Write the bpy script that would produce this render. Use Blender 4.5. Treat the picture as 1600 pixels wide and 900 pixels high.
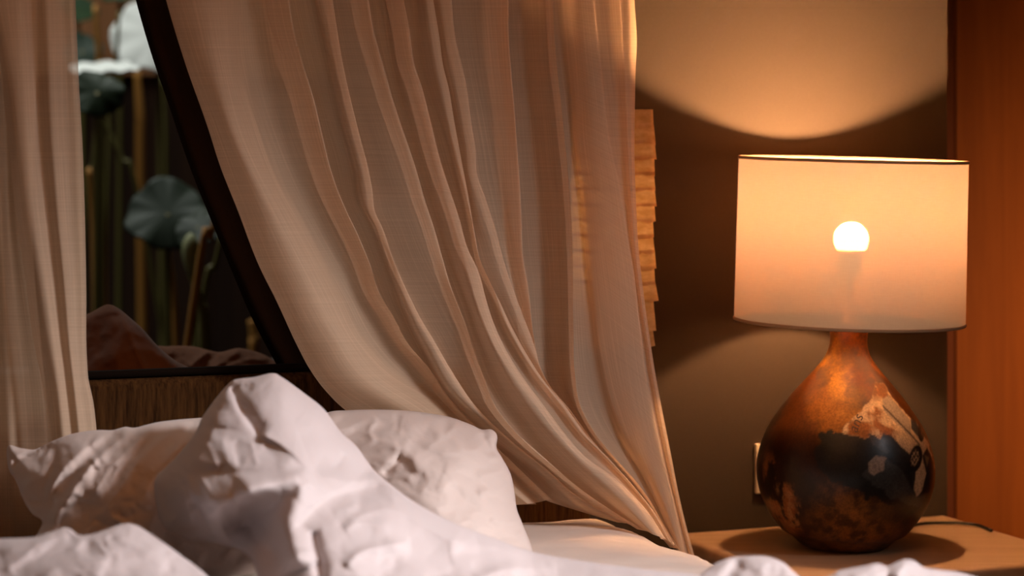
import bpy, math, random
import numpy as np
from mathutils import Vector, Matrix

# ------------------------------------------------------------------ basics
for o in list(bpy.data.objects):
    bpy.data.objects.remove(o)
C = bpy.context.scene.collection
SC = bpy.context.scene
random.seed(4)
RNG = np.random.default_rng(7)

# ------------------------------------------------------------------ camera
F = 3778.0            # 85 mm on a 36 mm sensor, 1600 px wide
H = 1.26              # eye height
HOR = 185.0           # horizon row
cam_d = bpy.data.cameras.new('camera')
cam = bpy.data.objects.new('camera', cam_d)
C.objects.link(cam)
cam.location = (0, 0, H)
cam.rotation_euler = (math.pi / 2, 0, 0)
cam_d.lens = 85.0
cam_d.sensor_width = 36.0
cam_d.shift_y = -(450 - HOR) / 1600.0
cam_d.dof.use_dof = True
cam_d.dof.focus_distance = 3.72
cam_d.dof.aperture_fstop = 2.6
cam_d.clip_start = 0.05
SC.camera = cam

# ------------------------------------------------------------------ room frame
TH = math.radians(21.0)
SN, CS = math.sin(TH), math.cos(TH)
U = np.array([CS, SN])
V = np.array([-SN, CS])
P0 = np.array([0.477, 4.219])
C0 = float(P0 @ V)


def W(s, off, z):
    """room coordinates: s to the right along the bed wall, off out of the wall, z up"""
    p = P0 + U * s - V * off
    return (p[0], p[1], z)


def P(px, py, d):
    return ((px - 800.0) * d / F, d, H - (py - HOR) * d / F)


def dplane(px, off):
    k = (px - 800.0) / F
    return (C0 - off) / (CS - k * SN)


# ------------------------------------------------------------------ light and exposure
SC.view_settings.view_transform = 'Standard'
SC.view_settings.look = 'None'
SC.view_settings.gamma = 1.0
SC.view_settings.use_curve_mapping = False
SC.view_settings.exposure = 0.0
SC.cycles.use_denoising = True
SC.cycles.max_bounces = 10
SC.cycles.transparent_max_bounces = 16
SC.cycles.sample_clamp_indirect = 4.0

world = bpy.data.worlds.new('dusk')
SC.world = world
world.use_nodes = True
bg = world.node_tree.nodes['Background']
bg.inputs[0].default_value = (1.0, 0.40, 0.16, 1)
bg.inputs[1].default_value = 0.014


def area(name, loc, target, sx, sy, power, col, spread=180):
    l = bpy.data.lights.new(name, 'AREA')
    l.shape = 'RECTANGLE'
    l.size, l.size_y = sx, sy
    l.energy = power
    l.color = col
    l.spread = math.radians(spread)
    o = bpy.data.objects.new(name, l)
    C.objects.link(o)
    o.location = loc
    o.rotation_euler = (Vector(target) - Vector(loc)).to_track_quat('-Z', 'Y').to_euler()
    return o


# daylight coming in through the garden doors behind and to the right of the camera
area('door_daylight', W(1.2, 2.75, 2.40), W(-1.10, 0.66, 0.47), 0.9, 0.7, 11.2, (1.0, 0.94, 0.97), 33)
# warm glow of the room's ceiling lamps
area('ceiling_glow', W(-1.1, 1.6, 2.5), W(-1.1, 0.5, 0.6), 1.6, 1.2, 7.6, (1.0, 0.41, 0.15), 170)
# added warm fill aimed at the wardrobe, no such lamp in the room
area('wardrobe_fill', W(0.85, 2.9, 1.1), W(1.0, -0.35, 0.75), 0.4, 0.4, 2.6, (1.0, 0.46, 0.20), 28)
# daylight falling on the lotus garden beyond the window
area('garden_daylight', W(-1.6, -2.3, 3.1), W(-1.6, -1.9, 0.8), 2.6, 0.8, 24, (0.97, 1.0, 0.95), 110)

# ------------------------------------------------------------------ materials
def new_mat(name):
    m = bpy.data.materials.new(name)
    m.use_nodes = True
    nt = m.node_tree
    for n in list(nt.nodes):
        nt.nodes.remove(n)
    out = nt.nodes.new('ShaderNodeOutputMaterial')
    return m, nt, out


def N(nt, t, **kw):
    n = nt.nodes.new(t)
    for k, v in kw.items():
        if k.startswith('i_'):
            key = k[2:].replace('_', ' ')
            n.inputs[key].default_value = v
        else:
            setattr(n, k, v)
    return n


def mixcol(nt, fac, a, b):
    n = nt.nodes.new('ShaderNodeMix')
    n.data_type = 'RGBA'
    for sock, val in ((n.inputs[0], fac), (n.inputs[6], a), (n.inputs[7], b)):
        if hasattr(val, 'is_linked'):
            nt.links.new(val, sock)
        else:
            sock.default_value = val if not isinstance(val, tuple) else (*val, 1) if len(val) == 3 else val
    return n.outputs[2]


def math_n(nt, op, a, b=None, clamp=False):
    n = nt.nodes.new('ShaderNodeMath')
    n.operation = op
    n.use_clamp = clamp
    for i, v in enumerate((a, b)):
        if v is None:
            continue
        if hasattr(v, 'is_linked'):
            nt.links.new(v, n.inputs[i])
        else:
            n.inputs[i].default_value = v
    return n.outputs[0]


def coords(nt, kind, scale):
    tc = nt.nodes.new('ShaderNodeTexCoord')
    mp = nt.nodes.new('ShaderNodeMapping')
    nt.links.new(tc.outputs[kind], mp.inputs[0])
    mp.inputs['Scale'].default_value = scale
    return mp.outputs[0]


def noise(nt, vec, scale, detail=3, rough=0.55, dist=0.0):
    n = nt.nodes.new('ShaderNodeTexNoise')
    nt.links.new(vec, n.inputs['Vector'])
    n.inputs['Scale'].default_value = scale
    n.inputs['Detail'].default_value = detail
    n.inputs['Roughness'].default_value = rough
    n.inputs['Distortion'].default_value = dist
    return n.outputs[0]


def ramp(nt, fac, p0, p1, c0=(0, 0, 0), c1=(1, 1, 1)):
    r = nt.nodes.new('ShaderNodeValToRGB')
    nt.links.new(fac, r.inputs[0])
    r.color_ramp.elements[0].position = p0
    r.color_ramp.elements[1].position = p1
    r.color_ramp.elements[0].color = (*c0, 1)
    r.color_ramp.elements[1].color = (*c1, 1)
    return r.outputs[0]


def bump(nt, h, strength, dist=0.002):
    b = nt.nodes.new('ShaderNodeBump')
    nt.links.new(h, b.inputs['Height'])
    b.inputs['Strength'].default_value = strength
    b.inputs['Distance'].default_value = dist
    return b.outputs[0]


def principled(name, col, rough=0.6, **kw):
    kw = dict(kw)
    if rough >= 0.8: kw.setdefault('Specular_IOR_Level', 0.06)
    m, nt, out = new_mat(name)
    b = nt.nodes.new('ShaderNodeBsdfPrincipled')
    nt.links.new(b.outputs[0], out.inputs[0])
    b.inputs['Base Color'].default_value = (*col, 1)
    b.inputs['Roughness'].default_value = rough
    for k, v in kw.items():
        b.inputs[k.replace('_', ' ')].default_value = v
    return m, nt, b


def sheer(name, col, trans, openness, slub=1.0):
    """woven linen voile: diffuse + translucent, slightly see-through, with uneven slub threads"""
    m, nt, out = new_mat(name)
    vv = coords(nt, 'UV', (900, 7, 1))
    hh = coords(nt, 'UV', (5, 700, 1))
    v2 = coords(nt, 'UV', (260, 2.5, 1))
    h2 = coords(nt, 'UV', (4, 170, 1))
    a = noise(nt, vv, 1.0, 2)
    b = noise(nt, hh, 1.0, 2)
    c = ramp(nt, noise(nt, v2, 1.0, 3, 0.7), 0.52, 0.86)
    d = ramp(nt, noise(nt, h2, 1.0, 2, 0.6), 0.62, 0.86)
    weave = math_n(nt, 'ADD', a, b)
    sl = math_n(nt, 'ADD', math_n(nt, 'MULTIPLY', c, 1.0), math_n(nt, 'MULTIPLY', d, 0.45))
    tot = math_n(nt, 'ADD', math_n(nt, 'MULTIPLY', weave, 0.5), math_n(nt, 'MULTIPLY', sl, 0.36 * slub))
    fac = ramp(nt, tot, 0.30, 0.95)
    colr = mixcol(nt, fac, tuple(x * 0.80 for x in col), tuple(min(1, x * 1.10) for x in col))
    nrm = bump(nt, tot, 0.25, 0.0008)
    df = nt.nodes.new('ShaderNodeBsdfDiffuse')
    tl = nt.nodes.new('ShaderNodeBsdfTranslucent')
    tp = nt.nodes.new('ShaderNodeBsdfTransparent')
    nt.links.new(colr, df.inputs[0])
    tint = mixcol(nt, 0.35, colr, (0.95, 0.62, 0.36))
    nt.links.new(tint, tl.inputs[0])
    nt.links.new(nrm, df.inputs['Normal'])
    m1 = nt.nodes.new('ShaderNodeMixShader')
    m1.inputs[0].default_value = trans
    nt.links.new(df.outputs[0], m1.inputs[1])
    nt.links.new(tl.outputs[0], m1.inputs[2])
    m2 = nt.nodes.new('ShaderNodeMixShader')
    op = math_n(nt, 'MULTIPLY', math_n(nt, 'SUBTRACT', 1.15, math_n(nt, 'MULTIPLY', fac, 0.35)), openness, True)
    nt.links.new(op, m2.inputs[0])
    nt.links.new(m1.outputs[0], m2.inputs[1])
    nt.links.new(tp.outputs[0], m2.inputs[2])
    nt.links.new(m2.outputs[0], out.inputs[0])
    return m


def cotton(name, col, wr=0.14):
    m, nt, b = principled(name, col, 0.85)
    b.inputs['Sheen Weight'].default_value = 0.1
    b.inputs['Specular IOR Level'].default_value = 0.12
    g = coords(nt, 'Object', (1, 1, 1))
    n1 = noise(nt, g, 26, 4, 0.55, 0.6)
    n2 = noise(nt, g, 900, 2, 0.5)
    t = math_n(nt, 'ADD', n1, math_n(nt, 'MULTIPLY', n2, 0.05))
    nt.links.new(bump(nt, t, wr, 0.006), b.inputs['Normal'])
    return m


M = {}
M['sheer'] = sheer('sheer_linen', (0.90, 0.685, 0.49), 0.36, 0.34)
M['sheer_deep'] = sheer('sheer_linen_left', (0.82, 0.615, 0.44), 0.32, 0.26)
M['white'] = cotton('white_cotton', (0.53, 0.475, 0.465))
M['pillow'] = cotton('white_percale', (0.58, 0.495, 0.45))
M['sheet'] = cotton('cream_sheet', (0.68, 0.58, 0.50), 0.2)

m, nt, b = principled('unlit_sheer_back', (0.024, 0.011, 0.005), 0.95)
g = coords(nt, 'UV', (300, 6, 1))
nt.links.new(bump(nt, noise(nt, g, 1.0, 3), 0.3, 0.001), b.inputs['Normal'])
M['drape'] = m

m, nt, b = principled('brown_upholstery', (0.09, 0.04, 0.014), 0.9)
g = coords(nt, 'Object', (160, 160, 14))
n1 = noise(nt, g, 1.0, 4, 0.7)
nt.links.new(mixcol(nt, ramp(nt, n1, 0.35, 0.7), (0.022, 0.0085, 0.0025), (0.075, 0.032, 0.009)), b.inputs['Base Color'])
nt.links.new(bump(nt, n1, 0.4, 0.0015), b.inputs['Normal'])
M['uphol'] = m
M['piping'] = principled('dark_piping', (0.006, 0.003, 0.0015), 0.9)[0]

m, nt, b = principled('dark_plaster', (0.056, 0.050, 0.040), 0.9)
g = coords(nt, 'Object', (1, 1, 1))
n1 = noise(nt, g, 240, 4, 0.6)
nt.links.new(mixcol(nt, n1, (0.047, 0.034, 0.024), (0.059, 0.043, 0.031)), b.inputs['Base Color'])
nt.links.new(bump(nt, n1, 0.12, 0.001), b.inputs['Normal'])
M['wall'] = m


def wood(name, dark, light, scale, rough, axis='Z', gloss=0.3):
    m, nt, b = principled(name, light, rough)
    b.inputs['Specular IOR Level'].default_value = gloss
    sc = {'Z': (38, 38, 1.6), 'X': (1.8, 26, 26)}[axis]
    g = coords(nt, 'Object', tuple(x * scale for x in sc))
    n1 = noise(nt, g, 1.0, 5, 0.6, 1.2)
    g2 = coords(nt, 'Object', tuple(x * scale * 6 for x in sc))
    n2 = noise(nt, g2, 1.0, 3, 0.6)
    t = math_n(nt, 'ADD', math_n(nt, 'MULTIPLY', n1, 0.75), math_n(nt, 'MULTIPLY', n2, 0.25))
    nt.links.new(mixcol(nt, ramp(nt, t, 0.32, 0.68), dark, light), b.inputs['Base Color'])
    nt.links.new(bump(nt, t, 0.12, 0.001), b.inputs['Normal'])
    return m


M['cherry'] = wood('cherry_veneer', (0.26, 0.078, 0.009), (0.37, 0.118, 0.014), 0.6, 0.45)
M['cherry_dark'] = wood('cherry_dark_copy', (0.13, 0.035, 0.008), (0.19, 0.055, 0.012), 0.6, 0.55)  # darker copy of the veneer that shades the strip, carcass shares it
M['beech'] = wood('pale_oak', (0.50, 0.31, 0.18), (0.62, 0.41, 0.25), 0.5, 0.5, 'X')
M['teak'] = wood('dark_teak', (0.02, 0.009, 0.005), (0.045, 0.02, 0.01), 0.8, 0.7)
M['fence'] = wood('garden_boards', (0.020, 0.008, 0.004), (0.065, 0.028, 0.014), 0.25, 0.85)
M['fence_lit'] = wood('lit_garden_boards', (0.46, 0.19, 0.075), (0.70, 0.32, 0.145), 0.25, 0.85)
M['floor'] = wood('floor_boards', (0.10, 0.05, 0.025), (0.16, 0.08, 0.04), 0.3, 0.5, 'X')
M['ceiling'] = principled('ceiling_paint', (0.30, 0.20, 0.13), 0.9)[0]
M['plastic'] = principled('cream_plastic', (0.85, 0.72, 0.52), 0.4)[0]
M['black'] = principled('black_cord', (0.008, 0.007, 0.007), 0.5)[0]
M['brass'] = principled('aged_brass', (0.55, 0.35, 0.14), 0.35, Metallic=1.0)[0]
M['white_plastic'] = principled('white_plastic', (0.8, 0.78, 0.74), 0.45)[0]
M['ink'] = principled('printing_ink', (0.055, 0.018, 0.006), 0.35)[0]

m, nt, b = principled('rust_linen', (0.15, 0.045, 0.010), 0.9)
b.inputs['Sheen Weight'].default_value = 0.2
g = coords(nt, 'Object', (1, 1, 1))
nt.links.new(bump(nt, noise(nt, g, 420, 3), 0.3, 0.001), b.inputs['Normal'])
M['rust'] = m
m, nt, b = principled('rose_brown_cotton', (0.22, 0.105, 0.065), 0.9)
g = coords(nt, 'Object', (1, 1, 1))
nt.links.new(bump(nt, noise(nt, g, 60, 3, 0.5, 0.5), 0.4, 0.003), b.inputs['Normal'])
M['rose'] = m

# lamp shade: oatmeal linen, lets light through and a little of the bulb
m, nt, out = new_mat('shade_linen')
ga = noise(nt, coords(nt, 'UV', (900, 60, 1)), 1.0, 2)
gb = noise(nt, coords(nt, 'UV', (60, 420, 1)), 1.0, 2)
tw = math_n(nt, 'MULTIPLY', math_n(nt, 'ADD', ga, gb), 0.5)
cl = mixcol(nt, ramp(nt, tw, 0.3, 0.7), (0.40, 0.35, 0.325), (0.46, 0.405, 0.375))
df = nt.nodes.new('ShaderNodeBsdfDiffuse')
nt.links.new(mixcol(nt, 0.5, cl, (0.5, 0.36, 0.22)), df.inputs[0])
tl = nt.nodes.new('ShaderNodeBsdfTranslucent')
nt.links.new(cl, tl.inputs[0])
tp = nt.nodes.new('ShaderNodeBsdfTransparent'); tp.inputs[0].default_value = (1.0, 0.44, 0.12, 1)
m1 = nt.nodes.new('ShaderNodeMixShader'); m1.inputs[0].default_value = 0.062
nt.links.new(df.outputs[0], m1.inputs[1]); nt.links.new(tl.outputs[0], m1.inputs[2])
m2 = nt.nodes.new('ShaderNodeMixShader'); m2.inputs[0].default_value = 0.042
nt.links.new(m1.outputs[0], m2.inputs[1]); nt.links.new(tp.outputs[0], m2.inputs[2])
nt.links.new(m2.outputs[0], out.inputs[0])
M['shade'] = m
M['shade_tape'] = principled('shade_binding', (0.42, 0.27, 0.16), 0.9)[0]

m, nt, out = new_mat('bulb_glow')
e = nt.nodes.new('ShaderNodeEmission')
e.inputs[0].default_value = (1.0, 0.52, 0.235, 1)
e.inputs[1].default_value = 1500.0
geo = nt.nodes.new('ShaderNodeNewGeometry')
sx = nt.nodes.new('ShaderNodeSeparateXYZ'); nt.links.new(geo.outputs['Normal'], sx.inputs[0])
st = math_n(nt, 'ADD', math_n(nt, 'MULTIPLY', math_n(nt, 'MAXIMUM', sx.outputs[2], 0.0), 3100.0), 700.0)
nt.links.new(st, e.inputs[1])
nt.links.new(e.outputs[0], out.inputs[0])
M['bulb'] = m

m, nt, out = new_mat('handmade_paper')
g = noise(nt, coords(nt, 'Object', (40, 40, 90)), 1.0, 4, 0.6)
cl = mixcol(nt, ramp(nt, g, 0.35, 0.7), (0.66, 0.40, 0.16), (0.85, 0.60, 0.30))
df = nt.nodes.new('ShaderNodeBsdfDiffuse'); nt.links.new(cl, df.inputs[0])
tl = nt.nodes.new('ShaderNodeBsdfTranslucent'); nt.links.new(cl, tl.inputs[0])
m1 = nt.nodes.new('ShaderNodeMixShader'); m1.inputs[0].default_value = 0.5
nt.links.new(df.outputs[0], m1.inputs[1]); nt.links.new(tl.outputs[0], m1.inputs[2])
nt.links.new(m1.outputs[0], out.inputs[0])
M['paper'] = m
m, nt, out = new_mat('paper_lamp_bulb')
e = nt.nodes.new('ShaderNodeEmission')
e.inputs[0].default_value = (1.0, 0.55, 0.22, 1)
e.inputs[1].default_value = 6.0
nt.links.new(e.outputs[0], out.inputs[0])
M['bulb2'] = m

# lotus
m, nt, b = principled('lotus_leaf', (0.10, 0.17, 0.12), 0.5)
b.inputs['Specular IOR Level'].default_value = 0.2
at = nt.nodes.new('ShaderNodeAttribute'); at.attribute_name = 'Col'
nt.links.new(at.outputs[0], b.inputs['Base Color'])
M['leaf'] = m
M['stem'] = principled('lotus_stem', (0.14, 0.12, 0.025), 0.6)[0]
M['stem_dry'] = principled('dry_lotus_stem', (0.46, 0.20, 0.03), 0.7)[0]
M['bud'] = principled('lotus_bud', (0.32, 0.34, 0.16), 0.6)[0]
m, nt, b = principled('pond_water', (0.008, 0.010, 0.008), 0.08)
M['water'] = m

# vase
m, nt, b = principled('lacquered_collage', (0.2, 0.08, 0.02), 0.38)
at = nt.nodes.new('ShaderNodeAttribute'); at.attribute_name = 'Col'
g = coords(nt, 'Object', (1, 1, 1))
n1 = noise(nt, g, 260, 4, 0.7)
col = mixcol(nt, 0.5, at.outputs[0], mixcol(nt, ramp(nt, n1, 0.35, 0.68), (0, 0, 0), at.outputs[0]))
nt.links.new(col, b.inputs['Base Color'])
b.inputs['Specular IOR Level'].default_value = 0.28
b.inputs['Coat Weight'].default_value = 0.08
b.inputs['Coat Roughness'].default_value = 0.22
nt.links.new(bump(nt, noise(nt, g, 60, 5, 0.6), 0.12, 0.003), b.inputs['Normal'])
M['vase'] = m

# ------------------------------------------------------------------ object helpers
def tag(o, label=None, cat=None, group=None, kind=None):
    if label: o['label'] = label
    if cat: o['category'] = cat
    if group: o['group'] = group
    if kind: o['kind'] = kind
    return o


def mesh_obj(name, verts, faces, mat, parent=None, origin=None, smooth=True, uv=None, col=None):
    """verts in world space (or in the parent's space when parent is a rotated thing)"""
    v = np.asarray(verts, float)
    if origin is None and parent is None:
        lo, hi = v.min(0), v.max(0)
        origin = np.array([(lo[0] + hi[0]) / 2, (lo[1] + hi[1]) / 2, lo[2]])
    if parent is not None:
        base = np.array(parent.location) if not parent.get('_local') else np.zeros(3)
        p = parent
        origin = np.zeros(3) + base
    me = bpy.data.meshes.new(name)
    me.from_pydata([tuple(x) for x in (v - origin)], [], faces)
    if uv is not None:
        lay = me.uv_layers.new(name='UVMap')
        li = np.empty(len(me.loops), dtype=np.int32)
        me.loops.foreach_get('vertex_index', li)
        lay.data.foreach_set('uv', np.asarray(uv, np.float32)[li].ravel())
    if col is not None:
        ca = me.color_attributes.new('Col', 'FLOAT_COLOR', 'POINT')
        c4 = np.ones((len(v), 4), np.float32); c4[:, :3] = col
        ca.data.foreach_set('color', c4.ravel())
    if smooth:
        me.polygons.foreach_set('use_smooth', [True] * len(me.polygons))
    me.materials.append(mat)
    me.update()
    o = bpy.data.objects.new(name, me)
    C.objects.link(o)
    if parent is None:
        o.location = origin
    else:
        o.parent = parent
    return o


def empty(name, loc):
    o = bpy.data.objects.new(name, None)
    C.objects.link(o)
    o.location = loc
    o.empty_display_size = 0.05
    return o


class MB:
    def __init__(self):
        self.v, self.f = [], []

    def add(self, v, f):
        n = len(self.v)
        self.v += [tuple(x) for x in v]
        self.f += [tuple(i + n for i in q) for q in f]

    def box(self, s0, s1, o0, o1, z0, z1, bev=0.0):
        """box in room coordinates with optional chamfer"""
        b = min(bev, abs(s1 - s0) / 2.1, abs(o1 - o0) / 2.1, abs(z1 - z0) / 2.1)
        if b <= 0:
            v = [W(s, o, z) for z in (z0, z1) for o in (o0, o1) for s in (s0, s1)]
            f = [(0, 1, 3, 2), (4, 6, 7, 5), (0, 4, 5, 1), (2, 3, 7, 6), (0, 2, 6, 4), (1, 5, 7, 3)]
            self.add(v, f); return
        # rounded: stack of rounded rectangles
        ring = 4
        prof = [(b * (1 - math.cos(a)), b * (1 - math.sin(a))) for a in [i * math.pi / 2 / ring for i in range(ring + 1)]]
        levels = [(z0 + p[1 * 0 + 0] * 0 + (b - b * math.sin(a)), b - b * math.cos(a)) for a, p in [(math.pi / 2 - i * math.pi / 2 / ring, None) for i in range(ring + 1)] for p in [(0, 0)]]
        levels = []
        for i in range(ring + 1):
            a = i * math.pi / 2 / ring
            levels.append((z0 + b * (1 - math.sin(a)), b * (1 - math.cos(a))))
        levels = levels[::-1]           # from bottom (inset b) up
        up = [(z1 - (z - z0), ins) for z, ins in levels[::-1]]
        lv = levels + up
        verts, n = [], 0
        cc = 4
        for z, ins in lv:
            loop = []
            for cx, cy, a0 in ((s1 - b, o1 - b, 0), (s0 + b, o1 - b, 90), (s0 + b, o0 + b, 180), (s1 - b, o0 + b, 270)):
                for k in range(cc + 1):
                    a = math.radians(a0 + 90 * k / cc)
                    r = b - ins
                    loop.append(W(cx + r * math.cos(a), cy + r * math.sin(a), z))
            verts += loop; n = len(loop)
        f = []
        for i in range(len(lv) - 1):
            for k in range(n):
                f.append((i * n + k, i * n + (k + 1) % n, (i + 1) * n + (k + 1) % n, (i + 1) * n + k))
        f.append(tuple(range(n))[::-1]); f.append(tuple((len(lv) - 1) * n + k for k in range(n)))
        self.add(verts, f)

    def build(self, name, mat, parent=None, smooth=False, **kw):
        return mesh_obj(name, self.v, self.f, mat, parent, smooth=smooth, **kw)


def lathe(profile, seg=64, cap=True):
    v, f = [], []
    for r, z in profile:
        for k in range(seg):
            a = 2 * math.pi * k / seg
            v.append((r * math.cos(a), r * math.sin(a), z))
    for i in range(len(profile) - 1):
        for k in range(seg):
            f.append((i * seg + k, i * seg + (k + 1) % seg, (i + 1) * seg + (k + 1) % seg, (i + 1) * seg + k))
    if cap:
        f.append(tuple(range(seg))[::-1])
        f.append(tuple((len(profile) - 1) * seg + k for k in range(seg)))
    return v, f


def catmull(pts, n):
    """dense smooth curve through pts, n samples per span"""
    p = np.asarray(pts, float)
    q = np.vstack([2 * p[0] - p[1], p, 2 * p[-1] - p[-2]])
    out = []
    for i in range(1, len(q) - 2):
        t = np.linspace(0, 1, n, endpoint=False)[:, None]
        a, b, c, d = q[i - 1], q[i], q[i + 1], q[i + 2]
        out.append(0.5 * (2 * b + (c - a) * t + (2 * a - 5 * b + 4 * c - d) * t ** 2 + (3 * b - a - 3 * c + d) * t ** 3))
    out.append(p[-1:])
    return np.vstack(out)


def tube(pts, r, seg=8, n=6):
    p = catmull(pts, n)
    rr = np.full(len(p), r) if np.isscalar(r) else np.interp(np.linspace(0, 1, len(p)), np.linspace(0, 1, len(r)), r)
    v, f = [], []
    up = Vector((0.13, 0.21, 0.97))
    for i in range(len(p)):
        t = Vector(p[min(i + 1, len(p) - 1)] - p[max(i - 1, 0)]).normalized()
        a = t.cross(up)
        if a.length < 0.05: a = t.cross(Vector((1, 0, 0)))
        a.normalize(); b2 = t.cross(a)
        for k in range(seg):
            an = 2 * math.pi * k / seg
            v.append(tuple(Vector(p[i]) + (a * math.cos(an) + b2 * math.sin(an)) * rr[i]))
    for i in range(len(p) - 1):
        for k in range(seg):
            f.append((i * seg + k, i * seg + (k + 1) % seg, (i + 1) * seg + (k + 1) % seg, (i + 1) * seg + k))
    f.append(tuple(range(seg))[::-1]); f.append(tuple((len(p) - 1) * seg + k for k in range(seg)))
    return v, f


def vnoise(p, seed=0):
    """value noise on (n,3) points -> 0..1"""
    p = np.asarray(p, float)
    i = np.floor(p).astype(np.int64); fr = p - i
    fr = fr * fr * (3 - 2 * fr)
    def h(ix, iy, iz):
        n = (ix * 374761393 + iy * 668265263 + iz * 2147483647 + seed * 974634777) & 0xFFFFFFFF
        n = ((n ^ (n >> 13)) * 1274126177) & 0xFFFFFFFF
        n = (n ^ (n >> 16)) & 0xFFFF
        return n / 65535.0
    r = 0
    for dx in (0, 1):
        for dy in (0, 1):
            for dz in (0, 1):
                w = (fr[:, 0] if dx else 1 - fr[:, 0]) * (fr[:, 1] if dy else 1 - fr[:, 1]) * (fr[:, 2] if dz else 1 - fr[:, 2])
                r = r + w * h(i[:, 0] + dx, i[:, 1] + dy, i[:, 2] + dz)
    return r


def fbm(p, oct=4, seed=0):
    p = np.asarray(p, float); a, s, r = 0.5, 0, 0
    for k in range(oct):
        r = r + a * vnoise(p * 2 ** k + 17.3 * k, seed + k); s += a; a *= 0.55
    return r / s


# ------------------------------------------------------------------ the setting
SR = 0.325            # right end of the bed wall, where the wood panel stands
WS0, WS1, WZ0, WZ1 = -1.95, -0.72, 0.80, 2.05
mb = MB()
mb.box(-2.9, WS0, -0.18, 0, 0, 2.62); mb.box(WS1, SR, -0.18, 0, 0, 2.62)
mb.box(WS0, WS1, -0.18, 0, 0, WZ0); mb.box(WS0, WS1, -0.18, 0, WZ1, 2.62)
tag(mb.build('wall_back', M['wall']), kind='structure')
mb = MB(); mb.box(SR - 0.10, SR, -1.0, -0.181, 0, 2.62); mb.box(SR, 1.4, -1.0, -0.91, 0, 2.62)
tag(mb.build('wall_alcove', M['wall']), kind='structure')
mb = MB(); mb.box(-3.0, -2.9, -0.18, 5.2, 0, 2.62)
tag(mb.build('wall_left', M['wall']), kind='structure')
mb = MB(); mb.box(1.4, 1.5, -1.0, 5.2, 0, 2.62)
tag(mb.build('wall_right', M['wall']), kind='structure')
mb = MB(); mb.box(-3.0, SR, -0.18, 5.2, -0.1, 0); mb.box(SR, 1.5, -1.0, 5.2, -0.1, 0)
tag(mb.build('floor', M['floor']), kind='structure')
mb = MB(); mb.box(-3.0, SR, -0.18, 5.2, 2.62, 2.72); mb.box(SR, 1.5, -1.0, 5.2, 2.62, 2.72)
tag(mb.build('ceiling', M['ceiling']), kind='structure')
# window in place of a mirror: timber lining, deep ledge, reflection built as garden
root = empty('mirror_window', W((WS0 + WS1) / 2, -0.3, WZ0))
tag(root, kind='structure')
mb = MB(); mb.box(WS0, WS1, -0.62, -0.001, WZ0 - 0.05, WZ0 + 0.012, 0.004); mb.build('window_ledge', M['teak'], root)
mb = MB()
mb.box(WS0, WS0 + 0.05, -0.18, -0.001, WZ0 + 0.012, WZ1); mb.box(WS1 - 0.05, WS1, -0.18, -0.001, WZ0 + 0.012, WZ1)
mb.box(WS0 + 0.05, WS1 - 0.05, -0.18, -0.001, WZ1 - 0.05, WZ1)
mb.build('window_frame', M['teak'], root)

# garden: dark pond and a fence of boards
mb = MB(); mb.box(-4.5, 0.6, -3.6, -0.66, 0.10, 0.16)
tag(mb.build('pond', M['water']), 'still dark pond water under the lotus plants', 'pond', kind='structure')
root = empty('garden_fence', W(-1.9, -3.2, 0.16))
tag(root, 'dark timber board fence behind the lotus plants outside the window', 'fence')
for k in range(26):
    s0 = -4.4 + k * 0.19
    mb = MB(); mb.box(s0, s0 + 0.182, -3.23 - 0.004 * (k % 3), -3.2, 0.16, 2.9, 0.004)
    mb.build('board', M['fence'], root)
mb = MB()
for z in (0.5, 1.5, 2.5): mb.box(-4.4, 0.53, -3.29, -3.242, z, z + 0.08)
mb.build('rail', M['fence'], root)
mb = MB(); mb.box(-4.4, 0.53, -3.196, -3.18, 1.385, 2.9, 0.004); mb.build('lit_panel', M['fence_lit'], root)  # lighter panel: light on the fence's upper part put into its colour

# built-in wardrobe standing back in the alcove to the right of the bed wall
root = empty('wardrobe', W(0.85, -0.62, 0))
tag(root, 'tall orange cherry wood wardrobe at the right edge behind the nightstand', 'wardrobe')
mb = MB(); mb.box(SR + 0.012, 0.556, -0.40, -0.352, 0.0, 2.55, 0.002); mb.build('shade_strip', M['cherry_dark'], root)  # darker wood strip, the shade beside the wall put into its colour
mb = MB(); mb.box(0.558, 1.05, -0.372, -0.350, 0.04, 2.52, 0.0015); mb.build('door', M['cherry'], root)
mb = MB(); mb.box(1.054, 1.38, -0.372, -0.350, 0.04, 2.52, 0.0015); mb.build('door', M['cherry'], root)
mb = MB(); mb.box(SR + 0.012, 1.395, -0.90, -0.402, 0.0, 2.55, 0.002); mb.build('carcass', M['cherry_dark'], root)

# ------------------------------------------------------------------ bed
BR, BL = -0.41, -2.05
MZ = 0.612
root = empty('bed', W((BR + BL) / 2, 1.0, 0))
tag(root, 'double bed with low brown upholstered headboard below the window', 'bed')
mb = MB(); mb.box(BL - 0.04, BR - 0.01, 0.055, 0.138, 0.10, 0.868, 0.022)
mb.build('headboard', M['uphol'], root, smooth=True)
v, f = tube([W(BL - 0.03, 0.128, 0.872), W(-1.2, 0.128, 0.872), W(BR - 0.02, 0.128, 0.872)], 0.0065)
mesh_obj('piping', v, f, M['piping'], root)
mb = MB(); mb.box(BL, BR - 0.02, 0.14, 2.2, 0.14, 0.34, 0.02); mb.build('bed_base', M['uphol'], root, smooth=True)
for s in (BL + 0.08, BR - 0.10):
    for o in (0.25, 2.1):
        mb = MB(); mb.box(s - 0.03, s + 0.03, o - 0.03, o + 0.03, 0.0, 0.14, 0.006); mb.build('leg', M['teak'], root)


def grid_faces(nr, nc, off=0):
    i = np.arange(nr - 1)[:, None] * nc + np.arange(nc - 1)[None, :]
    q = np.stack([i, i + 1, i + nc + 1, i + nc], -1).reshape(-1, 4) + off
    return [tuple(int(a) for a in r) for r in q]


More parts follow.
